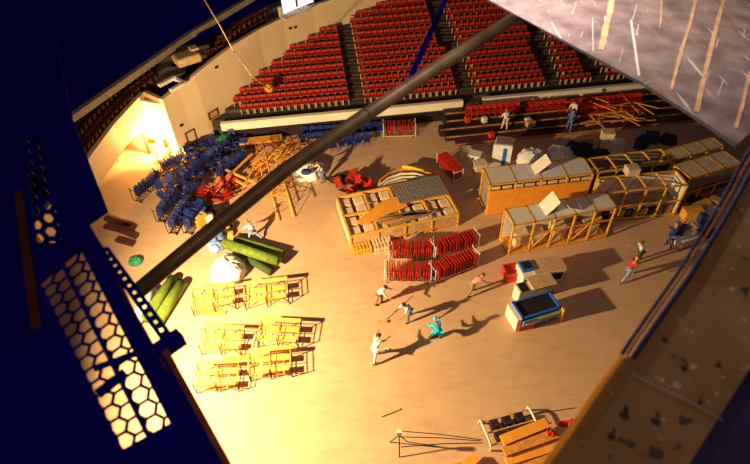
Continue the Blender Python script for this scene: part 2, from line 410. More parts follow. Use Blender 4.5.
# upper ledge rail
a, b, c2 = P(66, 122, 6.2), P(190, 35, 6.2), P(262, -8, 6.2)
mb = MB(); 
for s0, s1 in ((a, b), (b, c2)): mb.bar(s0, s1, .34, .42, 'greyboard')
struct(mb.build('trim_2'))

# ================================================================== roof pipe and catwalk (near the camera)
pa, pb = Q(137, 292, 5.0), Q(575, -14, 6.6)
t = thing('roof_pipe', 'thick brown steel roof pipe crossing the whole view diagonally above the arena floor', 'pipe', (pa+pb)/2)
ctr = (pa+pb)/2; t.rotation_euler = (0, 0, 0)
PIPE = [(137, 292), (180, 256), (220, 223), (287, 168.5), (367, 114), (440, 65), (515, 17), (575, -20)]
PPT = [Q(x, y, 5.0+1.6*(x-137)/438) for x, y in PIPE]
MB().path([q-ctr for q in PPT], .074, 'brownsteel', n=20).build('main_pipe', t)
MB().tube(Q(411, 76, 6.0)-ctr, Q(449, -8, 6.4)-ctr, .032, 'navy', n=12).build('brace', t)
MB().tube(Q(516, 14, 6.35)-ctr, Q(525, -12, 6.4)-ctr, .04, 'darksteel', n=12).build('brace', t)
for k in (2, 4):
    dpp = (PPT[k+1]-PPT[k-1]).normalized(); q = PPT[k]-ctr; MB().tube(q-dpp*.012, q+dpp*.012, .078, 'brownsteel', n=20).build('weld_ring', t)

DZ = 21.5
def D(x, y, z=DZ): return P(x, y, z)
cw = thing('catwalk', 'dark steel catwalk with expanded metal grating along the left edge', 'catwalk', (-1.8, 2.0, DZ))
o0 = V((-1.8, 2.0, DZ))
def loc(p): return p-o0
# grating opening (a parallelogram) cut from the deck
g0, g1, g2, g3 = D(38, 282), D(80, 246), D(172, 424), D(122, 452)
h0, h1, h2, h3 = D(22, 138), D(44, 140), D(66, 246), D(34, 246)
def plate(mb, pts, m='navy', zt=0.0, zb=-.03):
    q = [loc(p) for p in pts]; mb.prism([(p.x, p.y) for p in q], zb, zt, m)
mb = MB()
plate(mb, [D(72, 118), D(107, 209), D(88, 222), D(105, 250), h1.copy()*0+D(80, 246), D(66, 246), D(44, 140), D(22, 138), D(-5, 60), D(40, 90)])
plate(mb, [D(-5, 60), D(22, 138), D(34, 246), D(38, 282), D(122, 452), D(125, 475), D(-60, 480), D(-60, 60)])
plate(mb, [D(34, 246), D(66, 246), D(80, 246), D(38, 282)])
plate(mb, [D(80, 246), D(105, 250), D(215, 475), D(125, 475), D(122, 452), D(172, 424)])
plate(mb, [D(-60, 60), D(40, 90), D(72, 118), D(60, 60), D(40, -10), D(-60, -20)])
plate(mb, [D(-5, 62), D(-70, 40), D(-60, -40), D(45, -12), D(72, 118), D(40, 92)], zt=-.001, zb=-.029)
plate(mb, [D(146, 346), D(168, 350), D(237, 480), D(205, 480), D(150, 375)], zt=-.001, zb=-.029)
plate(mb, [D(-70, 20), D(-12, 134), D(20, 136), D(44, 132), D(73, 122), D(60, 60)], zt=.004, zb=-.002)
mb.build('deck_plate', cw)
# brown toe plate down the inner edge
mb = MB(); pts = [loc(D(*q)) for q in [(166, 352), (235, 478)]]
mb.bar(pts[0]+V((0,0,.01)), pts[1]+V((0,0,.01)), .03, .05, 'rust'); 
mb.build('toe_plate', cw)
mb = MB(); mb.bar(loc(D(20, 195))+V((0,0,.02)), loc(D(38, 330))+V((0,0,.02)), .05, .02, 'darkrust'); mb.build('kick_strip', cw)
def hexgrid(q0, q1, q3, q2, nu, nv, wire, name):
    """expanded metal: elongated honeycomb cells across the opening, q0-q1 is the short side, q0-q3 the long one"""
    mb = MB(); done = set()
    def pt(u, v):
        u = min(1, max(0, u)); v = min(1, max(0, v)); return loc(q0*(1-u)*(1-v)+q1*u*(1-v)+q2*u*v+q3*(1-u)*v)
    cu = 1/(nu*.75+.25); cvv = 1/nv
    for i in range(nu+1):
        for j in range(-1, nv+1):
            u = cu*.5+i*cu*.75-cu*.2; v = cvv*(j+.5+(.5 if i % 2 else 0)); c = []
            for (a, b) in ((.5, 0), (.22, .5), (-.22, .5), (-.5, 0), (-.22, -.5), (.22, -.5)): c.append((round(u+a*cu, 4), round(v+b*cvv, 4)))
            for k in range(6):
                e = (c[k], c[(k+1) % 6]); key = tuple(sorted(e))
                if key in done: continue
                done.add(key); a, b = pt(*e[0]), pt(*e[1])
                if (a-b).length > .004: mb.bar(a, b, wire, wire*.6, 'navy')
    for e in ((0,0,1,0),(1,0,1,1),(1,1,0,1),(0,1,0,0)): mb.bar(pt(*e[:2]), pt(*e[2:]), wire, wire, 'navy')
    return mb.build(name, cw)
hexgrid(g0, g1, g3, g2, 3, 15, .013, 'grating_panel')
hexgrid(h0, h1, h3, h2, 2, 9, .03, 'grating_panel')
# beams lying over the grating
mb = MB()
mb.bar(loc(D(62, 262))+V((0,0,.03)), loc(D(150, 438))+V((0,0,.03)), .022, .04, 'navy')
mb.bar(loc(D(96, 372))+V((0,0,.03)), loc(D(150, 352))+V((0,0,.03)), .02, .03, 'navy')
mb.bar(loc(D(100, 398))+V((0,0,.035)), loc(D(128, 376))+V((0,0,.035)), .05, .02, 'navy')
mb.build('support_bar', cw)
# perforated rail, a strip with square holes, ending in a block
mb = MB(); a, b = loc(D(104, 250)), loc(D(170, 342)); dv = (b-a); L = dv.length; dv.normalize(); sd_ = V((-dv.y, dv.x, 0)); nh = 13; wdt = .05; step = L/nh
mb.bar(a+sd_*wdt*.42, b+sd_*wdt*.42, .022, .02, 'navy'); mb.bar(a-sd_*wdt*.42, b-sd_*wdt*.42, .022, .02, 'navy')
for k in range(nh+1): mb.bar(a+dv*(k*step-.007)-sd_*wdt*.4+dv*.007, a+dv*(k*step)+sd_*wdt*.4, .026, .02, 'navy')
mb.build('perforated_rail', cw)
mb = MB(); q0, q1 = loc(D(150, 358)), loc(D(182, 336)); mb.bar(q0, q1, .075, .08, 'navy'); mb.build('rail_end_block', cw)
mb = MB(); mb.bar(loc(D(118, 283)), loc(D(168, 372)), .012, .03, 'darkrust'); mb.build('lower_strip', cw)

# upper right : scratched metal walkway plate
RZ = 22.0
pts = [P(474, -8, RZ), P(515, 15, RZ), P(558, 38, RZ), P(641, 83, RZ), P(708, 126, RZ), P(736, 146, RZ), P(762, 120, RZ), P(800, -20, RZ)]
cc = sum(pts, V())/len(pts)
mp = thing('walkway_plate', 'scratched pale aluminium walkway plate with tan streaks, upper right, brightly lit at its left end', 'metal plate', cc)
MB().prism([(p.x-cc.x, p.y-cc.y) for p in pts], -.012, 0, 'alu').build('plate', mp)
mb = MB(); e = [p-cc for p in pts[:6]]
for q0, q1 in zip(e, e[1:]): mb.bar(q0+V((0,0,-.002)), q1+V((0,0,-.002)), .008, .014, 'night')
mb.build('edge_trim', mp)
tapem = mat('tan_tape', (.72, .46, .24), (.5, .32, .18), 9, .6)
for k, (x0, y0, x1, y1, w0) in enumerate([(614, -6, 601, 50, .05), (698, -6, 671, 90, .022), (725, -6, 696, 112, .03), (752, 70, 736, 128, .02), (662, -6, 660, 28, .010)]):
    q0, q1 = P(x0, y0, RZ)-cc, P(x1, y1, RZ)-cc; pts_ = [q0.lerp(q1, f)+V((random.uniform(-.006, .006), 0, .002)) for f in (0, .2, .4, .6, .8, 1)]
    mb = MB()
    for a_, b_ in zip(pts_, pts_[1:]): mb.bar(a_, b_, w0*random.uniform(.8, 1.15), .004, tapem)
    mb.build('tape_strip', mp)
scm = mat('bright_scratch', (.95, .92, .95), rough=.35, metal=.3); rs = random.Random(8)
for k in range(46):
    x = rs.uniform(520, 745) if k < 25 else rs.uniform(545, 650); y = rs.uniform(0, 140)
    if y > (x-515)*.59+6: continue
    a = rs.gauss(1.85, .2); l = rs.uniform(3, 16) if k % 6 else 34
    q0, q1 = P(x, y, RZ)-cc, P(x+math.cos(a)*l, min(y+math.sin(a)*l, (x+math.cos(a)*l-515)*.59+8), RZ)-cc
    if (q0-q1).length > .01: MB().bar(q0+V((0,0,.001)), q1+V((0,0,.001)), rs.uniform(.002, .005), .002, scm).build('scratch', mp)
q0, q1 = P(631, 20, RZ)-cc, P(639, 76, RZ)-cc; MB().bar(q0+V((0,0,.001)), q1+V((0,0,.001)), .013, .003, scm).build('scratch', mp)
# lower right : worn brown deck with its edge rail
pts = [P(538, 475, RZ), P(622, 358, RZ), P(638, 354, RZ), P(668, 312, RZ), P(691, 279, RZ), P(712, 244, RZ), P(727, 220, RZ), P(754, 175, RZ), P(800, 110, RZ), P(800, 280, RZ), P(750, 368, RZ), P(680, 478, RZ)]
cc = sum(pts, V())/len(pts)
bd = thing('catwalk_deck', 'worn brown catwalk deck board with pitted holes filling the lower right corner', 'deck board', cc)
MB().prism([(p.x-cc.x, p.y-cc.y) for p in pts], -.012, 0, 'deck').build('board', bd)
sb = [P(751, 366, RZ)-cc, P(681, 478, RZ)-cc, P(860, 478, RZ)-cc, P(860, 240, RZ)-cc, P(800, 282, RZ)-cc]
MB().prism([(p.x, p.y) for p in sb], -.06, -.02, 'night').build('dark_corner_sheet', bd)  # dark sheet added to hide the lit floor in this corner
mb = MB(); rr = [V(Q(x, y, 3.2)) for x, y in []]
curve = [(772, 135), (750, 172), (739, 194), (724, 220), (710, 243), (690, 276), (666, 310), (643, 343), (634, 357)]
mb.path([P(x, y, RZ+.02)-cc for x, y in curve], .012, 'night', n=8); mb.build('edge_cable', bd)
mb = MB(); mb.path([P(x-7, y-2, RZ+.02)-cc for x, y in curve], .005, 'rust', n=8); mb.build('edge_cable', bd)
mb = MB(); mb.path([P(x-12, y-3, RZ+.02)-cc for x, y in curve], .008, 'night', n=8); mb.build('edge_cable', bd)
mb = MB(); mb.path([P(621, 358, RZ+.02)-cc, P(600, 386, RZ+.02)-cc, P(572, 428, RZ+.02)-cc, P(540, 472, RZ+.02)-cc], .011, 'ply', n=8); mb.build('edge_hose', bd)
mb = MB(); mb.path([P(632, 374, RZ+.006)-cc, P(660, 388, RZ+.006)-cc, P(690, 402, RZ+.006)-cc, P(722, 420, RZ+.006)-cc], .003, 'greymesh', n=6); mb.build('deck_seam', bd)
for x, y, r in ((684, 368, .012), (656, 421, .013), (718, 365, .008), (612, 436, .012), (624, 415, .014), (700, 402, .008), (610, 225, 0)):
    if r: mb = MB(); q = P(x, y, RZ)-cc; mb.ell(q, (r*1.2, r*1.5, .004), 'black', 12, 4, jit=.35); mb.ell(q+V((r*1.3, r*1.8, 0)), (r*.5, r, .003), 'black', 10, 4, jit=.3); mb.build('pit_hole', bd)
# hanging cable with an orange float
q = onstand(271, 99)[2]
cb = thing('hanging_cable', 'thin tan cable hanging from the roof over the left seats, orange float at its end', 'cable', q)
c0, c1, c2_, c3 = Q(200, -8, 9)-q, Q(233, 50, 14)-q, Q(252, 76, 24)-q, V((0, 0, .8))
mb = MB(); mb.path([c0, c0.lerp(c1, .5)+V((0,0,.05)), c1], .013, 'tan', n=6); mb.path([c1, c2_, c3], .013, 'tan', .03, n=6); mb.build('wire', cb)
MB().ell((0, 0, .9), (.34, .34, .34), 'timber', 14, 10).build('float_ball', cb)

# ================================================================== retractable risers with yellow edges
def riser():
    s0a = onstand(451, 110)[0]
    p0 = P(456, 146); p1 = P(700, 128)
    t = thing('retractable_riser', 'dark stepped seating riser with yellow painted edges in front of the far wall', 'riser platform', p0, YAW)
    ln = 23.0; tr = .85; ri = .24
    q0 = (sp(0, 0)-p0).dot(NR)       # distance from the riser front to the wall
    depth = q0-.05; tr = depth/5
    for k in range(5):
        c = ((ln/2), tr*k+tr/2, (.2+ri*k)/2) ; x0 = [0, -.6, -.9, -.3, -.3][k]
        MB().box((ln/2+x0/2, tr*k+tr/2, (.15+ri*k)/2), (ln-x0, tr-.02, .15+ri*k), 'darkdeck' if k else 'purple').build('step', t)
        MB().box((ln/2+x0/2, tr*k-.0, .15+ri*k-.02), (ln-x0, .09, .06), 'yellowedge').build('edge_strip', t)
    return p0, tr, ri
rp0, rtr, rri = riser()
def on_riser(x, y):
    # which step does this pixel fall on
    for k in range(4, -1, -1):
        z = .15+rri*k; p = P(x, y, z); d = (p-rp0).dot(NR)
        if rtr*k <= d: return p
    return P(x, y, .1)

# ================================================================== folding chairs on racks
def folded_chair(m, wide=False):
    mb = MB()
    if wide:
        mb.box((0, 0, .66), (.07, .74, .42), m); mb.box((.02, 0, .34), (.05, .66, .22), m)
        for y in (-.37, .37): mb.bar((-.01, y, .02), (0, y*.97, .9), .03, .03, m)
        mb.bar((-.02, -.37, .06), (-.02, .37, .06), .03, .03, 'maroon'); return mb
    mb.box((0, 0, .62), (.045, .44, .40), m); mb.box((.035, 0, .38), (.03, .42, .36), m)
    for y in (-.22, .22): mb.bar((-.02, y, .02), (0, y*.95, .88), .03, .03, 'maroon' if m == 'redchair' else 'darksteel')
    mb.bar((0, -.21, .88), (0, .21, .88), .035, .035, m); mb.bar((-.02, -.22, .08), (-.02, .22, .08), .025, .025, 'darksteel')
    return mb
def open_chair(m):
    mb = MB(); mb.box((0, .0, .45), (.44, .42, .05), m); mb.box((0, .22, .72), (.44, .04, .30), m)
    for x in (-.21, .21):
        mb.bar((x, .22, .9), (x, -.2, .0), .03, .03, m); mb.bar((x, -.1, .45), (x, .24, .0), .03, .03, m)
    mb.bar((-.21, .23, .9), (.21, .23, .9), .03, .03, m)
    return mb
PROT = {}
CH = []
def chair_copy(kind, m, p, rot, label, group): CH.append((kind, m, V(p), rot, label, group))
def flush_chairs():
    CH.sort(key=lambda c: proj(c[2])[2]); rest = MB()
    cache = {}
    for n, (kind, m, p, rot, label, group) in enumerate(CH):
        key = (kind, m)
        if key not in cache: cache[key] = (open_chair(m) if kind == 'o' else folded_chair(m, kind == 'w'))
        if n < 298:
            if key not in PROT:
                o = cache[key].build('folding_chair', None, p); PROT[key] = o; o.rotation_euler = rot; tag(o, label, 'chair', group)
            else: o = dup(PROT[key], p, rot, label); o['group'] = group
        else:
            from mathutils import Euler
            R = Euler(rot).to_matrix(); src = cache[key]; base = len(rest.v); rest.v += [R @ v+p for v in src.v]; rest.f += [[base+k for k in f] for f in src.f]
            rest.mi += [rest.mid(src.mats[k]) for k in src.mi]; rest.sm += src.sm
    o = rest.build('folding_chairs'); tag(o, 'farthest small folding chairs along the riser, pale band and curved wall', 'chairs'); o['kind'] = 'stuff'
def rack(pA, pB, n, m, where, tall=1.05, rackm='white', hw=.36, posts=True, z=0, lean=0.0, jit=.02, fill=1.0, cname=None):
    a = P(*pA, z); b = P(*pB, z); d = b-a; L = d.length; yw = math.atan2(d.y, d.x); d.normalize(); nrm = V((-d.y, d.x, 0)); c = (a+b)/2+nrm*(hw+.05)
    col = cname or ('red' if m == 'redchair' else 'blue')
    t = thing('chair_rack', 'wheeled rack for folded %s chairs, %s' % (col, where), 'rack', c, yw)
    mb = MB(); mb.box((0, -hw+.05, .14), (L, .04, .04), rackm); mb.box((0, hw-.05, .14), (L, .04, .04), rackm)
    for k in range(3): mb.box((L*(k/2-.5)*.96, 0, .14), (.04, hw*2-.06, .04), rackm)
    base = mb.build('base_frame', t)
    for s in (-1, 1):
        mb = MB(); x = s*(L/2+.03); mb.bar((x, -hw, .1), (x, -hw, tall+.15), .035, .035, rackm); mb.bar((x, hw, .1), (x, hw, tall+.15), .035, .035, rackm)
        mb.bar((x, -hw, tall), (x, hw, tall), .035, .035, rackm); mb.build('end_frame', t)
        for s2 in (-1, 1): MB().tube((s*L*.45, s2*(hw-.05)-.02, .055), (s*L*.45, s2*(hw-.05)+.02, .055), .055, 'black', n=10).build('caster', base)
    for k in range(n):
        u = (k+.5)/n*L-L/2; u *= .96
        p = c+d*u+nrm*random.uniform(-.02, .02)+V((0, 0, .165+random.uniform(0, jit)))
        chair_copy('w' if m == 'redchair' else 'f', m, p, (0, lean+random.uniform(-.06, .06), yw+random.uniform(-.05, .05)), 'folded %s chair, %s from left, rack %s' % (col, ORD[k], where), '%s chairs on the rack %s' % (col, where))
    return t
rack((389, 262), (433, 261), 17, 'redchair', 'beside the flat crate, back left of four')
rack((385, 284), (430, 285), 17, 'redchair', 'front left of the four red ones')
rack((436, 285), (478, 268), 15, 'redchair', 'front right of the four red ones')
rack((436, 262), (478, 249), 14, 'redchair', 'back right of the four red ones')
rack((384, 139), (415, 138), 12, 'redchair', 'standing by the far blue chairs')
rack((436, 166), (452, 184), 9, 'redchair', 'short one at the riser corner', tall=.9)
for nm, (A_, B_), n in [
    ('at the far left by the glowing portal', ((142, 204), (164, 184)), 9),
    ('leftmost of the lower blue row', ((166, 224), (182, 200)), 9),
    ('second of the lower blue row', ((178, 236), (196, 208)), 10),
    ('third of the lower blue row', ((193, 236), (210, 212)), 9),
    ('in front of the green tarps', ((222, 186), (250, 164)), 10),
    ('behind the yellow pole frames', ((206, 172), (236, 152)), 10),
    ('at the foot of the cream wall', ((188, 190), (206, 172)), 8),
    ('nearest the bright portal', ((164, 178), (188, 166)), 8),
    ('touching the red chair heap', ((190, 206), (204, 196)), 6),
    ('along the pale band, left', ((233, 139), (262, 136)), 10),
    ('along the pale band, behind orange boards', ((264, 136), (296, 132)), 10)]:
    rack(A_, B_, n+2, 'blue', nm, rackm='darksteel', jit=.12, lean=.15, hw=.26)
# heaps of loose blue chairs by the wall
def near_wall(p):
    for pts in (fw, we):
        for q0, q1 in zip(pts, pts[1:]):
            e = q1-q0; u = max(0, min(1, (p-q0).dot(e)/e.length_squared)); dd = q0+e*u-p; dd.z = 0
            if dd.length < .62: return True
            if 0 < u < 1 and e.x*(p-q0).y-e.y*(p-q0).x > 0 and dd.length < 3: return True
    return False
def heap(cx, cy, rx, ry, n, m, where, zmax=.5, kind='f', group=None, cname=None):
    rnd = random.Random(cx*7+cy); col = cname or ('red' if m == 'redchair' else 'blue'); c = P(cx, cy)
    sc = FPX/proj(c)[2]
    for k in range(n):
        a = rnd.uniform(0, 6.28); r = math.sqrt(rnd.random()); p = c+V((math.cos(a)*r*rx/sc, math.sin(a)*r*ry/sc/.62, .22+zmax*(1-r)*rnd.random()))
        if near_wall(p): continue
        adj = ['in the middle', 'left', 'right', 'back', 'front'][0 if r < .4 else 2 if abs(math.cos(a)) > .7 and math.cos(a) > 0 else 1 if abs(math.cos(a)) > .7 else 3 if math.sin(a) > 0 else 4]
        chair_copy('f', m, p-V((0,0,.0)), (rnd.uniform(-.3, .3), 1.05+rnd.uniform(-.4, .35), rnd.uniform(0, 6.28)), 'folded %s chair, %s of heap %s, %s laid' % (col, adj, where, ORD[k]), '%s chairs heaped %s' % (col, where))
heap(219, 197, 17, 10, 26, 'redchair', 'under the thick pipe left', .8)
heap(356, 190, 18, 6, 18, 'redchair', 'behind the flat crate', .8)
heap(195, 158, 20, 12, 34, 'blue', 'by the curved wall', .8)
heap(182, 192, 20, 12, 34, 'blue', 'between the blue racks', .6)
heap(196, 220, 15, 13, 24, 'blue', 'under the pipe at left', .6)
heap(232, 150, 16, 9, 22, 'blue', 'behind the yellow poles', .6)
heap(216, 170, 14, 9, 20, 'blue', 'above the red heap', .6)
heap(268, 133, 30, 3, 18, 'blue', 'along the pale band', .4)
# upright blue chairs in front of the pale band
def row_open(m, pts, where, yaw, riserp=False, col=None):
    for k, (x, y) in enumerate(pts):
        p = on_riser(x, y) if riserp else P(x, y)
        chair_copy('o', m, p, (0, 0, yaw+random.uniform(-.12, .12)), 'open %s chair, %s from left %s' % (col or m, ORD[k], where), 'open %s chairs %s' % (col or m, where))
row_open('blue', [(306+7.5*k, 139-.5*k) for k in range(12)], 'in the row nearest the pale band', YAW, col='blue')
row_open('blue', [(303+8*k, 146-.8*k) for k in range(7)], 'in the row before the pale band', YAW, col='blue')
row_open('blue', [(352+8*k, 136-.6*k) for k in range(4)], 'behind the red chair rack', YAW, col='blue')
row_open('blue', [(334+8.2*k, 151-1.5*k) for k in range(5)], 'standing right of the thick pipe', YAW, col='blue')
row_open('redchair', [(468+6*k, 118.5-.55*k) for k in range(9)], 'on the riser, long left group', YAW, True, 'red')
row_open('redchair', [(527+7*k, 114-.5*k) for k in range(6)], 'on the riser, middle group', YAW, True, 'red')
row_open('redchair', [(572+5.4*k, 111-.5*k) for k in range(13)], 'on the riser, right group back line', YAW, True, 'red')
row_open('redchair', [(586+6.2*k, 118-.5*k) for k in range(9)], 'on the riser, right group front line', YAW, True, 'red')

flush_chairs()

# ================================================================== big racks and crates
def frame_of(c0, c1, c2, c3, z):
    """four pixels of the top rectangle: near-left, near-right, far-right, far-left"""
    a, b, c, d = [P(*q, z) for q in (c0, c1, c2, c3)]
    ux = ((b-a)+(c-d)); yw = math.atan2(ux.y, ux.x); L = ((b-a).length+(c-d).length)/2; W = ((d-a).length+(c-b).length)/2
    ctr = (a+b+c+d)/4; return V((ctr.x, ctr.y, 0)), yw, L, W
def cage(t, L, W, H, bays, m='yellow', th=.09, mid=True):
    mb = MB()
    for k in range(bays+1):
        x = -L/2+L*k/bays
        for y in (-W/2, W/2): mb.box((x, y, H/2), (th, th, H), m)
        mb.box((x, 0, H), (th, W+th, th), m); mb.box((x, 0, .12), (th, W, th), m)
    for y in (-W/2, W/2):
        for z in ([H, .12]+([H*.5] if mid else [])): mb.box((0, y, z), (L+th, th, th), m)
    return mb.build('steel_frame', t)
# crate 1: plywood faced
c, yw, L, W = frame_of((490, 187), (591, 172), (585, 160), (484, 167), 2.4)
t = thing('shipping_rack', 'orange plywood sided rack with pale top panels, left of the open frame racks', 'rack', c, yw); H = 2.4
cage(t, L, W, H, 4)
MB().box((0, -W/2-.06, 1.0), (L*.99, .03, 1.9), 'ply').build('plywood_side', t)
for k in range(4): MB().box((-L/2+L*(k+.5)/4, 0, H+.01), (L/4-.1, W-.1, .04), 'whitecloth' if k in (1, 2) else 'white').build('top_panel', t)
mb = MB()
for k in range(9): mb.box((-L/2+L*(k+.5)/9, -W/2-.02, 2.12), (L/9-.14, .03, .22), 'cargo')
mb.build('slot_panel', t)
MB().box((0, W/2, 1.2), (L, .03, 2.2), 'tan').build('back_panel', t)
MB().box((-L/2+.05, 0, 1.15), (.03, W*.8, 1.9), 'greyboard').build('end_panel', t)
o = MB().box((0, 0, .3), (1.2, .9, .03), 'white', Matrix.Rotation(-.8, 3, 'Y')).build('panel_board', None, c+rz(yw)@V((-L*.03, W*.1, H+.3)), yw)
o.location = c+rz(yw)@V((L*.02, .1, H+.12)); tag(o, 'white board tilted up on top of the plywood rack', 'board')
# crate 2: open, nearest
c, yw, L, W = frame_of((515, 226), (615, 207), (606, 193), (505, 209), 2.4)
t = thing('shipping_rack', 'open yellow frame rack with pale panels inside, nearest of the large racks', 'rack', c, yw)
cage(t, L, W, H, 5, mid=False)
for k in range(5): MB().box((-L/2+L*(k+.5)/5, 0, H+.01), (L/5-.12, W-.1, .04), 'whitecloth' if k in (1, 2) else 'white').build('top_panel', t)
MB().box((0, W/2-.05, 1.2), (L*.98, .03, 2.2), 'white').build('back_panel', t)
MB().box((0, 0, .2), (L*.98, W*.95, .05), 'timber').build('base_board', t)
mb = MB()
for k in range(5):
    x0 = -L/2+L*k/5; s = 1 if k % 2 else -1
    mb.bar((x0+(.1 if s > 0 else L/5-.1), -W/2, .2), (x0+(L/5-.1 if s > 0 else .1), -W/2, 1.5), .06, .05, 'yellow', (0, 1, 0))
mb.bar((-L/2, -W/2, 1.45), (L/2, -W/2, 1.45), .06, .06, 'yellow'); mb.build('diagonal_brace', t)
mb = MB(); mb.bar((L*.12, -W*.3, .3), (L*.42, -W*.3, 1.5), .25, .06, 'timber', (0, 1, 0)); mb.build('loose_plank', t)
for k, (x, hgt) in enumerate(((-.36, .9), (-.18, .6), (.02, 1.0), (.22, .5), (.36, .7))):
    o = MB().box((0, 0, hgt/2), (.8, .7, hgt), 'cargo').build('cargo_box', None, c+rz(yw)@V((L*x, -.05, .23)), yw, .02)
    tag(o, 'pale carton, %s from the left inside the nearest open rack' % ORD[k], 'box', 'cartons in the nearest open rack')
o = MB().box((0, 0, 0), (1.1, 1.0, .03), 'white', Matrix.Rotation(-.9, 3, 'Y')).build('panel_board', None, c+rz(yw)@V((-L*.12, .1, H+.45)), yw); tag(o, 'white board standing up on the nearest open rack', 'board')
o = MB().box((0, 0, 0), (.9, .7, .03), 'white', Matrix.Rotation(.4, 3, 'Y')).build('panel_board', None, c+rz(yw)@V((L*.1, -.1, H+.24)), yw); tag(o, 'smaller white board leaning on the nearest open rack top', 'board')
# racks 3..6
def openrack(c4, label, topm, bays, inner='black', sidem=None, base='darksteel'):
    c, yw, L, W = frame_of(*c4, 2.4); t = thing('shipping_rack', label, 'rack', c, yw); cage(t, L, W, 2.4, bays)
    if topm:
        for k in range(bays): MB().box((-L/2+L*(k+.5)/bays, 0, 2.36), (L/bays-.1, W-.1, .14), topm).build('top_panel', t)
    if sidem: MB().box((0, W/2-.06, 1.2), (L*.98, .03, 2.2), sidem).build('back_panel', t)
    return t, c, yw, L, W
t3, c, yw, L, W = openrack(((599, 173), (673, 161), (660, 150), (589, 158)), 'open topped yellow rack with dark interior, behind the white lined rack', None, 4, sidem='greyboard')
MB().box((0, -W/2+.05, 1.4), (L, .03, 1.5), 'darksteel').build('side_panel', t3)
MB().box((0, 0, 1.0), (L*.97, W*.9, .05), 'darkdeck').build('shelf', t3)
t4, c, yw, L, W = openrack(((605, 194), (686, 184), (678, 172), (600, 177)), 'open topped yellow rack lined with white panels, in the middle of the right racks', None, 4, sidem='white')
MB().box((L/2-.05, 0, 1.2), (.03, W*.95, 2.3), 'white').build('end_panel', t4)
MB().box((0, 0, .9), (L*.97, W*.9, .05), 'greyboard').build('shelf', t4)
mb = MB()
for k in range(8): mb.bar((-L/2+L*k/8, W/2-.1, 1.0), (-L/2+L*(k+1)/8, W/2-.1, 2.2) if k % 2 else (-L/2+L*(k+1)/8, W/2-.1, .95), .04, .04, 'tan', (0, 1, 0))
mb.build('diagonal_brace', t4)
o = MB().box((0, 0, .25), (.75, .6, .5), 'cargo').build('cardboard_box', None, c+rz(yw)@V((-L*.08, W/2+.1, 2.46)), yw, .02); tag(o, 'pale tan carton sitting on the rim between two open racks', 'box')
t5, c5, yw5, L5, W5 = openrack(((688, 179), (736, 164), (729, 151), (678, 165)), 'grey topped rack at far right nearest the deck rail', 'cargo', 3, sidem='tan')
t6, c6, yw6, L6, W6 = openrack(((675, 160), (722, 146), (714, 138), (666, 150)), 'grey topped rack at far right, the farther of two', 'cargo', 3, sidem='tan')
MB().box((.0, -W6/2-.06, 1.7), (L6, .03, 1.1), 'greyboard').build('side_panel', t6)
MB().box((.0, -W5/2-.06, 1.9), (L5, .03, .8), 'greyboard').build('side_panel', t5)
# loads under rack 4
rnd = random.Random(11)
for k in range(9):
    p = c5*0+t4.location+rz(t4.rotation_euler.z)@V((-2.0+.5*k, -.2, 0))
    o = MB().box((0, 0, .3), (.4, .8, .5+.2*rnd.random()), ['darksteel', 'greyboard', 'tan'][k % 3]).build('equipment_case', None, p+V((0, 0, .15)), t4.rotation_euler.z+rnd.uniform(-.1, .1), .03)
    tag(o, '%s dark case from the left under the white lined rack shelf' % ORD[k], 'case', 'cases under the white lined rack')
# flat crate in the middle
c, yw, L, W = frame_of((349, 236), (456, 213), (441, 176), (338, 196), 1.1)
t = thing('stage_cart', 'large low yellow cart loaded with white cartons, plywood and a grey mesh panel', 'cart', c, yw); H = 1.0
mb = MB()
for k in range(5):
    x = -L/2+L*k/4; mb.box((x, 0, H), (.12, W, .12), 'yellow')
    for y in (-W/2, 0, W/2): mb.box((x, y, H/2), (.1, .1, H), 'yellow')
for y in (-W/2, 0, W/2): mb.box((0, y, H), (L, .12, .12), 'yellow')
for y in (-W/2, W/2): mb.box((0, y, .25), (L, .1, .1), 'timber')
mb.build('steel_frame', t)
MB().box((0, 0, .3), (L*.98, W*.98, .06), 'timber').build('deck', t)
MB().box((-L/2-.05, 0, .55), (.04, W, .9), 'cargo').build('end_panel', t)  # solid end and side boards added so the cart throws a fuller shadow
MB().box((0, -W/2+.02, .6), (L, .03, .55), 'tan').build('shadow_board', t)
MB().box((0, W/2-.02, .6), (L, .03, .75), 'tan').build('shadow_board', t)
k = 0
for yi, y in enumerate((-W*.36, -W*.13, W*.13, W*.36)):
    for xi in range(8):
        x = -L/2+L*(xi+.5)/8
        o = MB().box((0, 0, .3), (L/8-.22, W*.2-.06, .56), 'cargo').build('carton', None, c+rz(yw)@V((x, y, .34)), yw+random.uniform(-.04, .04), .03)
        tag(o, 'cream carton on the low yellow cart, %s row from the front, %s from the left' % (ORD[yi], ORD[xi]), 'box', 'cartons on the low yellow cart')
o = MB().prism([(-2.2, -.55), (.9, -.55), (1.1, .1), (.6, .62), (-.2, .62), (-2.4, -.1)], 0, .05, 'ply').build('plywood_sheet', None, c+rz(yw)@V((-.45, -.1, H+.12)), yw+.25)
tag(o, 'bright orange plywood sheet lying across the low yellow cart', 'plywood')
mb = MB(); gl, gw = 3.1, 1.75
for k in range(17): mb.box((-gl/2+gl*k/16, 0, 0), (.05 if k % 4 else .1, gw, .04), 'greymesh')
for k in range(10): mb.box((0, -gw/2+gw*k/9, .01), (gl, .05 if k % 3 else .1, .04), 'greymesh')
mb.box((0, 0, -.03), (gl, gw, .015), 'greyboard')
o = mb.build('mesh_panel', None, c+rz(yw)@V((L*.26, W*.22, H+.22)), yw+.02); tag(o, 'grey wire mesh panel lying on the right end of the low cart', 'panel')
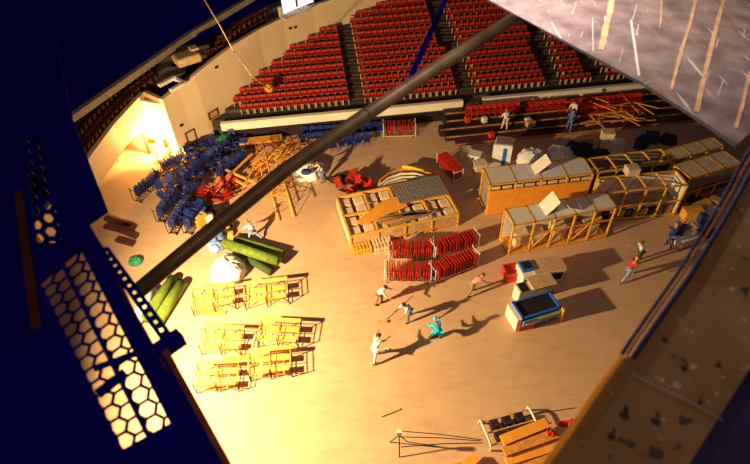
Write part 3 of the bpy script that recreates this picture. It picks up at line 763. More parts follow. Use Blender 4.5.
for k in range(5):
    o = MB().box((0, 0, .03), (L*.45, .2, .05), 'timber' if k % 2 else 'greyboard').build('plank', None, c+rz(yw)@V((-.6+.3*k, -W*.28-.14*k+.1, H+.07)), yw+.06*k-.1)
    tag(o, '%s loose plank from the back along the front of the low cart' % ORD[k], 'plank', 'planks on the low yellow cart')
# long curved tubes behind it
for k, (m, dy) in enumerate((('timber', 0), ('white', 4.5), ('white', 8), ('tan', 11))):
    pts = [P(x, y+dy, .5+.05*k) for x, y in [(378, 190-k), (380, 181), (388, 174), (400, 169.5), (415, 169), (428, 173), (438, 176)]]
    cc = pts[3].copy(); cc.z = 0; o = MB().path([p-cc for p in pts], .09, m, n=8).build('bent_track', None, cc)
    tag(o, ['orange', 'white', 'second white', 'tan innermost'][k]+' curved track piece leaning behind the low yellow cart', 'track')
mb = MB(); pts = [P(402, 168, .55), P(412, 169, .55), P(424, 172, .55)]; cc = pts[0].copy(); cc.z = .0; mb.path([p-cc+V((0,0,.12)) for p in pts], .1, mat('bright_yellow', (.95, .70, .02)), n=8)
tag(mb.build('bent_track', None, cc), 'bright yellow tube section lying on the curved tracks', 'track')
# pallets
for k, (x, y, m) in enumerate(((361, 249, 'yellow'), (382, 247, 'cargo'))):
    p = P(x, y); mb = MB()
    for z in (.02, .14, .3, .42):
        for j in range(6): mb.box((-.5+.2*j, 0, z), (.11, 1.0, .03), m)
    for y_ in (-.45, 0, .45): mb.box((0, y_, .08), (1.1, .1, .1), m); mb.box((0, y_, .36), (1.1, .1, .1), m)
    tag(mb.build('pallet', None, p, yw), ['yellow wooden pallet pair at the front left corner of the low cart', 'pale wooden pallet pair just right of the yellow one'][k], 'pallet')

# ================================================================== yellow staging frames on the left floor
def staging(x, y, ang, L, label):
    p = P(x, y); t = thing('staging_frame', label, 'staging frame', p, ang); W = 1.12; H = .62
    for k, yy in enumerate((-W*.30, W*.22)):
        for sg in (-1, 1): MB().box((sg*L*.24, yy, H-.08), (L*.42, W*.27, .05), 'staging').build('deck_panel', t)
    MB().box((0, W/2+.02, H+.25), (L*1.02, .2, .05), 'staging').build('guard_plank', t)
    mb = MB()
    for yy in (-W/2, -.05, W/2-.05): mb.tube((-L/2, yy, H), (L/2, yy, H), .022, 'timber', n=6)
    for xx in (-L/2, 0, L/2): mb.tube((xx, -W/2, H-.03), (xx, W/2, H-.03), .022, 'timber', n=6)
    mb.build('top_rail', t)
    for xx in (-L/2, 0, L/2):
        mb = MB()
        for yy in (-W/2, W/2-.05): mb.tube((xx, yy, 0), (xx, yy, H+.25), .028, 'darksteel', n=6)
        mb.tube((xx, -W/2, .15), (xx, W/2, .15), .025, 'darksteel', n=6); mb.tube((xx, -W/2, H+.2), (xx, W/2, H+.2), .022, 'staging', n=6); mb.build('end_frame', t)
    for sg in (-1, 1): MB().bar((sg*L/2, -W/2, .1), (sg*L*.05, -W/2, H), .03, .03, 'timber', (0, 1, 0)).build('diagonal_brace', t)
    return t
staging(268, 299, .12, 2.3, 'yellow staging frame right of the white tarp, farthest row, right half')
staging(216, 305, .16, 2.2, 'yellow staging frame below the white tarp, farthest row, left half')
staging(281, 339, -.10, 2.0, 'yellow staging frame in the middle row, right half')
staging(225, 346, -.08, 2.0, 'yellow staging frame in the middle row, left half')
staging(272, 369, .08, 2.0, 'yellow staging frame in the nearest row, right half')
staging(220, 382, .02, 2.0, 'yellow staging frame in the nearest row, left half')
for k, (x, y, a, l, w_) in enumerate(((262, 327, -.1, 1.9, 'between the farthest and middle staging rows'), (246, 358, .04, 2.2, 'between the middle and nearest staging rows'), (212, 313, -.05, 1.5, 'left of the middle staging row'))):
    o = MB().box((0, 0, .06), (l, .22, .07), 'yellow').build('plank', None, P(x, y), a); tag(o, 'yellow plank on the floor '+w_, 'plank')
# ---- white tarp pile and green mats
def blob(x, y, rx, ry, h, m, name, label, cat, n=4, seed=1, part='fold'):
    rnd = random.Random(seed); c = P(x, y); mb = MB()
    mb.ell((0, 0, 0), (rx, ry, h), m, 18, 10, jit=.10, rnd=rnd, flat=0)
    for k in range(n):
        a = rnd.uniform(0, 6.28); mb.ell((math.cos(a)*rx*.55, math.sin(a)*ry*.55, h*.3), (rx*.5, ry*.5, h*rnd.uniform(.4, .75)), m, 12, 8, jit=.16, rnd=rnd, R=rz(a), flat=-h*.3)
    return tag(mb.build(name, None, c), label, cat)
blob(229, 272, 1.05, .95, 1.0, 'whitecloth', 'tarp_pile', 'crumpled white tarp pile left of the green rolled mats', 'tarp', 7, 4)
for k, (a, b, r, m, lab) in enumerate([((226, 250), (280, 268), .30, 'green', 'long front light green rolled mat beside the white tarp'),
        ((236, 243), (284, 256), .26, 'green', 'rear light green rolled mat beside the white tarp'),
        ((250, 262), (272, 275), .22, 'greendk', 'short dark green rolled mat nearest the staging frames'),
        ((232, 250), (262, 255), .22, 'greendk', 'dark green rolled mat between the light green ones')]):
    p, q = P(*a), P(*b); cc = (p+q)/2; d = (q-p)/2; z = V((0, 0, r+(.3 if k in (0,) else .0)))
    mb = MB(); mb.tube(-d+z, d+z, r, m, n=14); mb.tube(-d*1.01+z, d*1.01+z, r*.35, 'black', n=10)
    tag(mb.build('rolled_mat', None, cc), lab, 'mat')
for k, (a, b, m) in enumerate((((150, 318), (172, 286), 'green'), ((161, 322), (181, 290), 'green'), ((139, 322), (152, 296), 'whitecloth'))):
    p, q = P(*a), P(*b); cc = (p+q)/2; d = (q-p)/2; z = V((0, 0, .3)); mb = MB(); mb.tube(-d*1.3+z, d*1.3+z, .3, m, n=14)
    tag(mb.build('rolled_mat', None, cc), ['green rolled mat seen past the perforated rail, left one', 'green rolled mat seen past the perforated rail, right one', 'white rolled sheet under the perforated rail'][k], 'mat')
blob(136, 262, .4, .35, .35, 'teal', 'tarp_pile', 'small green bundle beside the perforated catwalk rail', 'tarp', 3, 5)
# white pile with dark hole
blob(309, 174, 1.15, .85, .8, 'whitecloth', 'tarp_pile', 'white crumpled tarp with dark middle right of the thick pipe', 'tarp', 8, 9)
o = MB().ell((0, 0, 0), (.34, .28, .15), 'navycloth', 12, 6, jit=.15).build('dark_bag', None, P(306, 172, .95)); tag(o, 'small dark bag on top of the white crumpled tarp', 'bag')
blob(340, 180, .75, .35, .4, 'black', 'tarp_pile', 'black bundle right of the white tarp pile', 'tarp', 4, 10)
blob(227, 145, .7, .7, .9, 'teal', 'tarp_pile', 'bright green tarp bundle by the end of the pale band', 'tarp', 3, 12)
blob(216, 152, .7, .5, .5, 'teal', 'tarp_pile', 'lower green tarp bundle among the blue chairs', 'tarp', 3, 13)
blob(213, 240, .8, .5, .45, 'bluepale', 'tarp_pile', 'pale blue folded cloth under the thick pipe', 'tarp', 4, 14)
blob(217, 247, .5, .5, .45, 'bluepale', 'tarp_pile', 'pale blue cloth bundle just right of the thick pipe', 'tarp', 4, 16)
# wrapped bundles near the riser
c = P(501, 160); t = thing('wrapped_crate', 'tall white wrapped crate standing at the riser front', 'crate', c, -.25)
MB().prism([(-.65, -.55), (.6, -.55), (.5, .5), (-.5, .5)], 0, 1.6, 'whitecloth').build('cover', t); MB().box((0, 0, 1.63), (1.0, .9, .05), 'greyboard').build('lid', t); MB().box((.15, -.57, .75), (.25, .04, 1.3), 'royal').build('blue_side_strip', t)
blob(530, 162, .95, .75, .9, 'whitecloth', 'tarp_pile', 'white wrapped bundle left of two behind the plywood rack', 'tarp', 7, 21)
blob(560, 159, .95, .8, 1.0, 'whitecloth', 'tarp_pile', 'white wrapped bundle right of two behind the plywood rack', 'tarp', 7, 22)
for k, (x, y, h, m, lab) in enumerate([(474, 162, .7, 'white', 'white open case lying left of the wrapped crate'), (479, 171, .7, 'cargo', 'pale case in front of the white open case'), (493, 172, .5, 'white', 'small white box at the foot of the wrapped crate'), (465, 155, .5, 'cargo', 'small pale box farthest left before the riser'),
        (604, 146, 1.2, 'cargo', 'pale brown wrapped box under the orange poles'), (615, 152, .9, 'white', 'whitish box right of the wrapped brown box'), (620, 163, .3, 'white', 'flat white sheet behind the open racks'), (583, 155, .8, 'darkcloth', 'dark covered box right of the wrapped bundles'), (640, 148, .8, 'navycloth', 'navy covered box below the orange poles'), (650, 142, .7, 'navycloth', 'second navy covered box below the orange poles')]):
    t = thing('equipment_case', lab, 'box', P(x, y), random.uniform(-.6, .6)); MB().box((0, 0, h/2), (.8, .65, h), m).build('body', t, bevel=.03); MB().box((0, 0, h+.02), (.84, .69, .05), m).build('lid', t)

# ---- truss towers, pole heaps
def truss(a, b, w_, m, label, name='truss_ladder', z=.15, nb=8, zb=None):
    p, q = P(*a, 0), P(*b, 0); cc = (p+q)/2; d = (q-p); L = d.length; t = thing(name, label, 'truss', cc, math.atan2(d.y, d.x))
    mb = MB(); z1 = z+w_
    for y in (-w_/2, w_/2):
        for zz in (z, z1): mb.tube((-L/2, y, zz), (L/2, y, zz), .035, m, n=6)
    mb.build('chord', t); mb = MB()
    for k in range(nb):
        x0 = -L/2+L*k/nb; x1 = x0+L/nb; s = 1 if k % 2 else -1
        mb.bar((x0, -w_/2*s, z1), (x1, w_/2*s, z1), .03, .03, m); mb.bar((x0, -w_/2, z), (x1, -w_/2, z1), .03, .03, m, (0,1,0)); mb.bar((x0, w_/2, z1), (x1, w_/2, z), .03, .03, m, (0,1,0)); mb.bar((x0, -w_/2, z1), (x0, w_/2, z1), .03, .03, m)
    mb.build('lattice', t); return t
truss((276, 186), (286, 221), .95, 'yellow', 'tan yellow lattice truss standing below the thick pipe', nb=5)
truss((292, 186), (262, 200), .5, 'timber', 'orange lattice truss crossing under the thick pipe', nb=5)
truss((246, 192), (272, 160), .5, 'timber', 'orange lattice truss left of the pipe, lower of the pile', nb=6)
truss((256, 178), (300, 150), .5, 'timber', 'orange lattice truss in the pile, middle', nb=7, z=.5)
truss((268, 185), (262, 158), .5, 'timber', 'orange lattice truss crossing the middle one', nb=5, z=.9)
truss((282, 168), (318, 146), .5, 'timber', 'orange lattice truss farthest up in the pile', nb=7, z=.2)
truss((290, 160), (275, 178), .45, 'yellow', 'short yellow truss on top of the pile', nb=4, z=1.1)
rnd = random.Random(5)
for k, (a, b) in enumerate([((229, 176), (252, 154)), ((244, 186), (258, 160)), ((226, 170), (258, 184)), ((236, 180), (246, 186)), ((252, 194), (276, 172))]):
    p, q = P(*a, .9), P(*b, .9); cc = (p+q)/2; cc.z = .9; o = MB().bar(p-cc, q-cc, .12, .12, 'yellow').build('pole', None, cc); tag(o, 'yellow square pole, %s from the left beside the blue chairs' % ORD[k], 'pole', 'yellow poles by the blue chairs')
for k in range(26):
    x, y = rnd.uniform(596, 640), rnd.uniform(108, 130); p = on_riser(x, y); a = rnd.gauss(-1.0, .35) if k % 3 else rnd.gauss(.1, .2); L = rnd.uniform(1.4, 2.6)
    dv = V((math.cos(a), math.sin(a), 0)); o = MB().bar(-dv*L/2, dv*L/2+V((0,0,rnd.uniform(-.2,.2))), .07, .07, 'timber').build('pole', None, p+V((0, 0, .35+.03*k)))
    side = 'left' if x < 610 else 'middle' if x < 626 else 'right'; tag(o, 'orange pole in the %s of the tangle on the riser, %s laid' % (side, ORD[k]), 'pole', 'orange poles tangled on the riser')
for k, (a, b) in enumerate([((580, 127), (612, 119)), ((585, 129), (606, 125)), ((600, 122), (640, 112))]):
    p, q = on_riser(*a), on_riser(*b); cc = (p+q)/2; o = MB().bar(p-cc, q-cc, .12, .1, 'timber').build('pole', None, cc+V((0,0,.3))); tag(o, 'thick orange pole lying left of the tangle, %s from the front' % ORD[k], 'pole', 'thick orange poles on the riser')
# orange boards by the blue chairs
p = P(262, 146); t = thing('board_stack', 'orange brown boards stacked before the pale band', 'boards', p, .12)
MB().box((-.0, 0, .55), (3.0, .7, .12), 'timber').build('top_board', t); MB().box((0, .1, .25), (2.7, .6, .45), 'rust').build('lower_board', t)
o = MB().box((0, 0, .05), (3.2, .5, .08), 'tan').build('plank', None, P(262, 162), .75); tag(o, 'long tan plank lying between blue chairs and truss pile', 'plank')
t = thing('cardboard_box', 'orange box beside the lower blue racks', 'box', P(202, 224), .9); MB().box((0, 0, .35), (.8, .55, .7), 'ply').build('body', t, bevel=.02); MB().box((0, 0, .72), (.7, .1, .03), 'tan').build('tape', t)
t = thing('bucket', 'white bucket beside the orange box under the pipe', 'bucket', P(210, 221)); MB().tube((0,0,0), (0,0,.5), .26, 'white', .3, 16).build('body', t); MB().tube((0,0,.5), (0,0,.54), .31, 'white', n=16).build('rim', t)
t = thing('flat_crate', 'grey flat crate between red chair heap and pipe', 'crate', P(214, 214), .35); MB().box((0,0,.15), (1.6, 1.2, .3), 'darksteel').build('body', t); MB().box((0, .6, .3), (1.7, .1, .12), 'greyboard').build('rim', t); MB().box((-.8, 0, .3), (.1, 1.2, .12), 'greyboard').build('rim', t)
t = thing('wheel_dolly', 'small round yellow and black dolly right of the pipe', 'dolly', P(229, 232)); MB().tube((0,0,.1), (0,0,.45), .3, 'black', n=16).build('wheel', t); MB().tube((0,0,.2), (0,0,.5), .15, 'yellow', n=12).build('hub', t); MB().box((.2,-.35,.2), (.3,.3,.2), 'yellow').build('foot', t)

# ---- concession machines
c = P(528, 287); t = thing('equipment_counter', 'white counter with tan top and blue square lid, back of the machine group', 'counter', P(538, 279), .2)
MB().box((0, 0, .55), (2.5, 1.0, 1.1), 'white').build('body', t, bevel=.04); MB().box((.32, 0, 1.13), (1.8, .95, .06), 'tan').build('top', t)
bl = MB().box((-.88, .1, 1.2), (.62, .7, .14), 'royal').build('blue_lid', t); MB().box((-.88, .1, 1.28), (.42, .48, .04), 'black').build('screen', bl); MB().box((.25, -.51, .62), (1.6, .04, .5), 'black').build('opening', t)
MB().box((-1.0, -.51, .7), (.3, .03, .2), 'black').build('vent', t)
t = thing('equipment_counter', 'small white unit with tan lid between counter and blue cart', 'counter', P(531, 296), .27)
MB().box((0, 0, .5), (2.0, .6, 1.0), 'white').build('body', t, bevel=.04); MB().box((.45, .05, 1.04), (1.35, .9, .08), 'tan').build('lid', t); MB().box((-.65, 0, 1.01), (.45, .6, .04), 'black').build('hatch', t)
t = thing('display_cart', 'blue framed cart with black tray and light blue front panel', 'cart', P(534, 318), .30)
MB().box((0, .1, .86), (2.0, .95, .1), 'black').build('tray', t)
mb = MB()
for y in (-.42, .62): mb.box((0, y, .95), (2.2, .10, .16), 'royal')
for x in (-1.06, 1.06): mb.box((x, .1, .95), (.10, 1.14, .16), 'royal')
mb.build('tray_rim', t)
MB().box((0, -.55, .66), (2.1, .05, .42), 'skyb').build('front_panel', t); MB().box((.4, -.59, .78), (1.2, .03, .12), mat('bright_yellow', (.95, .70, .02))).build('yellow_stripe', t); MB().box((-.5, -.59, .56), (.8, .03, .12), 'white').build('white_stripe', t)
MB().box((-1.22, .1, .5), (.3, 1.1, .95), 'white').build('end_cabinet', t, bevel=.03)
for x in (-1.0, -.3, .4, 1.05):
    for y in (-.48, .6): MB().box((x, y, .4), (.06, .06, .8), 'bluepale').build('leg', t)
MB().box((1.15, -.5, .5), (.10, .4, 1.0), 'yellow').build('yellow_post', t)
for k, (x, y, h, lab) in enumerate(((510, 277, .7, 'red crate left of the white counter'), (523, 324, .6, 'red bin with black inside at the front of the blue cart'))):
    t = thing('red_bin', lab, 'bin', P(x, y), .2); mb = MB(); s = .38
    for dx, dy, lx, ly in ((0, s, .8, .06), (0, -s, .8, .06), (s, 0, .06, .8), (-s, 0, .06, .8)): mb.box((dx, dy, h/2), (lx, ly, h), 'redpaint')
    mb.box((0, 0, .05), (.78, .78, .06), 'redpaint'); mb.build('shell', t); MB().box((0, 0, h*.75), (.68, .68, .04), 'redpaint' if k == 0 else 'black').build('liner', t)
# ---- tripod with cables
p = P(399, 447); t = thing('tripod_stand', 'thin black tripod with a small instrument, alone near the bottom', 'tripod', p)
MB().box((0, 0, 1.42), (.2, .16, .22), 'shirt').build('instrument', t); MB().tube((0, 0, 1.1), (0, 0, 1.32), .04, 'black').build('head', t)
for k in range(3): a = 2.1*k+.5; MB().tube((0, 0, 1.15), (math.cos(a)*.45, math.sin(a)*.45, 0), .025, 'black').build('leg', t)
# ---- wheeled frame and timber at the bottom right
a, b = P(484, 447), P(533, 433); d = b-a; yw = math.atan2(d.y, d.x); c = (a+b)/2+V((.1, .45, 0)); L = d.length
t = thing('wheeled_frame', 'low wheeled frame with white end hoops holding dark blocks, near the bottom', 'frame', c, yw)
mb = MB(); [mb.bar((-L/2, y, .3), (L/2, y, .3), .06, .06, 'tan') for y in (-.55, 0, .55)]; mb.build('long_rail', t)
for s in (-1, 1):
    mb = MB(); mb.path([(s*L/2, -.65, 0), (s*L/2, -.62, .36), (s*L/2, -.4, .44), (s*L/2, .4, .44), (s*L/2, .62, .36), (s*L/2, .65, 0)], .05, 'white', n=8); mb.build('end_hoop', t)
k = 0
for y in (-.28, .28):
    for x in (-.62, -.02, .58):
        k += 1; MB().box((x, y, .3), (.4, .4, .3), 'darksteel').build('block', t, bevel=.02)
for k, (a, b, wd, z, m) in enumerate([((502, 441), (547, 423), .45, .5, 'ply'), ((504, 452), (556, 434), .42, .42, 'timber'), ((506, 462), (566, 443), .4, .3, 'ply'), ((520, 470), (572, 450), .35, .25, 'timber'), ((545, 470), (580, 440), .3, .3, 'ply'), ((466, 466), (477, 457), .4, .3, 'ply'), ((440, 470), (470, 464), .25, .2, 'timber')]):
    p, q = P(*a, z), P(*b, z); cc = (p+q)/2; o = MB().bar(p-cc, q-cc, wd, .18, m).build('timber_beam', None, cc)
    tag(o, 'orange timber beam at the bottom edge, %s from the top' % ORD[k] if k < 5 else ['short orange beam end left of the timber pile', 'thin orange beam at the very bottom edge'][k-5], 'beam', 'orange timbers at the bottom')
blob(549, 438, .3, .3, .6, 'redpaint', 'tarp_pile', 'red cloth bundle on the orange timbers at the bottom', 'cloth', 4, 31)
blob(572, 424, .6, .16, .3, 'redpaint', 'tarp_pile', 'red hose bundle beside the orange deck edge', 'cloth', 4, 32)
o = MB().box((0, 0, .1), (1.9, .14, .06), 'tan').build('plank', None, P(390, 413), .35); o.scale = (.5, .6, .5); tag(o, 'short thin stick lying on the floor above the tripod', 'stick')
for k, (a, b) in enumerate([((399, 431), (482, 440)), ((400, 437), (480, 441)), ((401, 447), (482, 443)), ((520, 418), (575, 408))]):
    p, q = P(*a), P(*b); cc = (p+q)/2; mdp = V((0, .05, .015)); o = MB().path([p-cc+V((0,0,.015)), mdp, q-cc+V((0,0,.015))], .018, 'darksteel', n=5).build('floor_cable', None, cc); tag(o, ['upper', 'middle', 'lower', 'far right'][k]+(' thin cable from tripod to wheeled frame' if k < 3 else ' thin cable running from the frame to the deck edge'), 'cable')
# ---- right-hand clutter and white cart
t = thing('white_cart', 'white box cart with two people beside it, right side', 'cart', P(682, 244), .35)
MB().box((0, 0, .45), (1.2, .8, .6), 'white').build('body', t, bevel=.04); MB().box((.1, .35, .8), (1.0, .1, .3), 'tan').build('handle', t)
for s in (-1, 1):
    for s2 in (-1, 1): MB().tube((s*.45, s2*.3-.03, .1), (s*.45, s2*.3+.03, .1), .1, 'black', n=10).build('caster', t)
mb = MB(); mb.path([P(690, 222)-P(690, 222), P(697, 228)-P(690, 222), P(698, 238)-P(690, 222), P(694, 245)-P(690, 222)], .03, 'tan', n=6); mb2 = mb.build('floor_cable', None, P(690, 222)+V((0,0,.03))); tag(mb2, 'tan hose looping round the white cart', 'hose')
rnd = random.Random(17)
for k, (x, y, sx, sy, h, m, lab) in enumerate([(690, 217, 1.1, .6, .6, 'yellow', 'pale yellow box nearest the white lined rack corner'), (697, 212, .8, .7, .5, 'tan', 'tan box behind the pale yellow box'), (704, 221, .6, .5, .5, 'white', 'small white box in the right clutter'),
        (703, 207, .5, .5, .5, 'ply', 'orange box in the right clutter'), (710, 214, .6, .5, .4, 'white', 'white case at the right clutter edge'), (706, 198, .5, .4, .4, 'redpaint', 'small red orange box behind the clutter'), (699, 196, .8, .5, .5, 'cargo', 'cream carton behind the clutter'),
        (712, 205, .6, .5, .5, 'tan', 'tan carton by the deck rail'), (702, 230, .5, .7, .6, 'navycloth', 'navy bag below the clutter'), (708, 236, .6, .5, .4, 'black', 'black case near the deck rail'), (693, 204, .7, .5, .5, 'darksteel', 'dark grey case in the clutter'), (716, 194, .8, .6, .5, 'greyboard', 'grey crate far in the right clutter'), (700, 222, .4, .4, .6, 'navycloth', 'navy sack between white box and yellow box')]):
    t = thing('storage_box', lab, 'box', P(x, y), rnd.uniform(-.9, .9)); MB().box((0, 0, h/2), (sx, sy, h), m).build('body', t, bevel=.03); MB().box((0, 0, h+.02), (sx*1.04, sy*1.04, .05), m).build('lid', t)
for k, (x, y, sx, m, lab) in enumerate([(574, 150, .7, 'darkcloth', 'dark sack left of the navy boxes by the riser'), (590, 147, .6, 'greyboard', 'grey sack before the riser'), (598, 157, .7, 'darkcloth', 'dark sack behind the open topped racks'), (668, 142, .6, 'darkcloth', 'dark sack behind the far grey topped rack')]):
    blob(x, y, sx, sx*.8, .6, m, 'sack', lab, 'sack', 4, 40+k)
for k, (x, y, m, lab) in enumerate([(530, 126, 'tan', 'tan flat case lying on the riser'), (527, 123, 'white', 'white small box on the riser'), (467, 122, 'redpaint', 'small red bag on the riser left end'), (484, 122, 'white', 'small white bottle crate on the riser'), (491, 137, 'redpaint', 'red cone like bag at the riser foot')]):
    p = on_riser(x, y); t = thing('storage_box', lab, 'box', p, .4); MB().box((0, 0, .2), (.6 if k == 0 else .35, .5 if k == 0 else .35, .4), m).build('body', t, bevel=.03); MB().box((0, 0, .41), (.3, .2, .03), m).build('lid', t)
o = MB().box((0, 0, .06), (1.0, .3, .1), 'yellowedge').build('plank', None, on_riser(559, 101), YAW); tag(o, 'yellow board at the top of the riser', 'board')

# ================================================================== portal fittings, upper booth
lampp = P(158, 158)
t = thing('work_light', 'glaring work light on a stand in the portal corner', 'lamp', V((lampp.x, lampp.y, 0)))
MB().tube((0, 0, 0), (0, 0, 1.3), .04, 'yellow').build('pole', t)
for k in range(3): MB().tube((0, 0, .5), (math.cos(2.1*k)*.5, math.sin(2.1*k)*.5, 0), .025, 'yellow').build('leg', t)
hs = MB().box((0, 0, 1.5), (.5, .2, .35), 'yellow').build('housing', t); MB().box((0.05, .12, 1.5), (.44, .03, .3), 'lamp').build('lens', hs)
light('work_light_bulb', 'POINT', (lampp.x+.05, lampp.y+.3, 1.6), 2600, (1, .60, .18), .12)
for k, (x0, y0) in enumerate(((150, 153), (168, 153))):
    p = P(x0, y0); t = thing('portal_post', ['reddish brown post standing in the lit portal, left one', 'reddish brown post in the lit portal, right one'][k], 'post', p)
    MB().box((0, 0, .8 if k == 0 else .6), (.2, .2, 1.6 if k == 0 else 1.2), 'rust').build('shaft', t); MB().box((0, 0, .03), (.4, .4, .06), 'rust').build('base', t)
t = thing('floor_lamp', 'small glowing lamp near the dark catwalk corner', 'lamp', P(119, 162)); MB().tube((0,0,0), (0,0,.5), .06, 'tan').build('stem', t); MB().ell((0,0,.6), (.13, .13, .1), 'smalllamp').build('bulb', t)
for k in range(8):
    p = P(170+rnd.uniform(-9, 14), 163+rnd.uniform(-5, 9)); o = MB().box((0, 0, .15), (rnd.uniform(.4, .9), .2, .3), ['ply', 'cargo', 'yellow'][k % 3]).build('scrap_block', None, p+V((0,0,.35)), rnd.uniform(0, 3), .02)
    tag(o, '%s brightly lit scrap block in the heap under the portal' % ORD[k], 'block', 'scrap blocks under the portal')
for k in range(7):
    p = P(116+rnd.uniform(-6, 14), 232+rnd.uniform(-10, 14)); o = MB().box((0, 0, .1), (rnd.uniform(1.1, 1.7), .3, .2), 'darkrust').build('plank', None, p, -.4+rnd.uniform(-.2, .2)); tag(o, '%s dark brown plank beside the catwalk corner' % ORD[k], 'plank', 'brown planks beside the catwalk corner')
# fittings on the curved wall
def wall_pt(x, y):
    """meet the curved wall along the viewing ray"""
    d = ray(x, y); best = None
    for p, q in zip(fw, fw[1:]):
        e = q-p; n = V((e.y, -e.x, 0)); dn = d.dot(n)
        if abs(dn) < 1e-6: continue
        t = (p-CP).dot(n)/dn; h = CP+d*t; u = (h-p).dot(e)/e.length_squared
        if -.02 <= u <= 1.02: best = (h, math.atan2(e.y, e.x), n.normalized()); break
    return best
for x, y, wd, ht, nm, lab, m1, m2 in [(191, 137, .75, 1.0, 'wall_cabinet', 'brown framed fire hose cabinet on the cream wall above the blue chairs', 'rust', 'cream'), (213, 114, .8, .5, 'wall_cabinet', 'small brown framed cabinet low on the curved wall', 'rust', 'cream_dk')]:
    h = wall_pt(x, y)
    if h:
        p, yw, n = h; t = thing(nm, lab, 'cabinet', p+n*.03, yw); mb = MB()
        for dx, dz, lx, lz in ((0, ht/2, wd, .1), (0, -ht/2, wd, .1), (wd/2, 0, .1, ht+.1), (-wd/2, 0, .1, ht+.1)): mb.box((dx, 0, dz), (lx, .1, lz), m1)
        mb.build('frame', t); MB().box((0, .01, 0), (wd-.08, .04, ht-.08), m2).build('door', t)
for k, (x, y) in enumerate(((181, 125), (216, 67), (290, 28), (295, 27))):
    h = wall_pt(x, y)
    if h:
        p, yw, n = h; o = MB().box((0, 0, 0), (.22, .1, .16), 'darksteel').build('wall_outlet', None, p+n*.04, yw); tag(o, ['dark outlet above the brown framed cabinet', 'dark outlet high on the curved wall, alone', 'left of two tiny dark outlets on the curved wall', 'right of two tiny dark outlets on the curved wall'][k], 'outlet')
p = P(293, 14, 6.0); yw = .75
t = thing('control_booth', 'bright white booth above the curved cream wall at the top', 'booth', p, yw)
lit = mat('glow_booth_white', (.9, .9, .95), emit=(.80, .82, 1.0, 1.1))  # emission stands in for strong light falling on the white booth
MB().box((1.0, .5, .7), (2.8, .1, 1.3), lit).build('glow_panel', t); MB().box((-.35, .5, .8), (.25, .2, 1.7), lit).build('glow_post', t); MB().box((.75, .42, .8), (.12, .1, 1.2), 'maroon').build('red_bar', t)
mb = MB(); mb.box((.3, 0, .0), (2.6, .8, .1), 'cargo'); mb.box((-.9, .3, .35), (.2, .2, .8), 'cargo'); mb.build('desk', t)
p = P(188, 62, 5.6); t = thing('covered_table', 'pale cloth covered table behind the curved wall top', 'table', p, .6)
MB().box((0, 0, .3), (1.7, 1.2, .6), 'tan').build('cloth_cover', t, bevel=.15); MB().box((.7, .35, .65), (.5, .6, .12), 'cargo').build('folded_sheet', t)
p = P(168, 84, 5.0); t = thing('barrier_frame', 'white bent barrier beside the portal top', 'barrier', p, .9)
MB().box((0, 0, .2), (1.3, .25, .2), 'white').build('top_bar', t); MB().box((.6, -.5, .1), (.25, 1.1, .2), 'white').build('side_bar', t); MB().box((0, -1.0, .1), (1.1, .25, .2), 'white').build('lower_bar', t)

# flood light that lights the floor, on its mast left of the staging frames
t = thing('flood_light', 'tall floodlight mast lighting the arena floor from the left', 'floodlight', (-14.0, 11.4, 0), .44)
MB().tube((0, 0, 0), (0, 0, 8.0), .07, 'darksteel').build('mast', t)
for k in range(3): a = 2.1*k+.4; MB().tube((0, 0, 1.2), (math.cos(a)*1.1, math.sin(a)*1.1, 0), .04, 'darksteel').build('leg', t)
hs = MB().box((.1, 0, 8.3), (.3, .8, .6), 'darksteel').build('housing', t); MB().box((.27, 0, 8.3), (.03, .7, .5), 'lamp').build('lens', hs)

# ================================================================== people
def skinned(name, verts, edges, rad, m, parent, extra=None, sub=1):
    me = bpy.data.meshes.new(name); me.from_pydata([tuple(v) for v in verts], edges, []); o = bpy.data.objects.new(name, me); COL.objects.link(o)
    o.modifiers.new('skin', 'SKIN')
    sv = me.skin_vertices[0].data if me.skin_vertices else None
    if sv is None:
        bm = bmesh.new(); bm.from_mesh(me); bm.verts.layers.skin.verify(); bm.to_mesh(me); bm.free(); sv = me.skin_vertices[0].data
    seen = set(); adj = {i: [] for i in range(len(verts))}
    for a, b in edges: adj[a].append(b); adj[b].append(a)
    for i in range(len(verts)):
        r = rad[i]; sv[i].radius = (r, r) if not isinstance(r, tuple) else r; sv[i].use_root = False
    for i in range(len(verts)):
        if i in seen: continue
        sv[i].use_root = True; st = [i]
        while st:
            q = st.pop()
            if q in seen: continue
            seen.add(q); st += adj[q]
    if sub: s = o.modifiers.new('sub', 'SUBSURF'); s.levels = sub; s.render_levels = sub
    dg = bpy.context.evaluated_depsgraph_get(); ev = o.evaluated_get(dg); nm = bpy.data.meshes.new_from_object(ev)
    bpy.data.objects.remove(o)
    bm = bmesh.new(); bm.from_mesh(nm)
    if extra:
        for c, r in extra:
            bmesh.ops.create_uvsphere(bm, u_segments=8, v_segments=6, radius=1, matrix=Matrix.Translation(c) @ Matrix.Diagonal((*r, 1)))
    for f in bm.faces: f.smooth = True; f.material_index = 0
    bm.to_mesh(nm); bm.free(); nm.materials.clear(); nm.materials.append(M[m]); nm.name = name
    o = bpy.data.objects.new(name, nm); COL.objects.link(o); o.parent = parent; return o
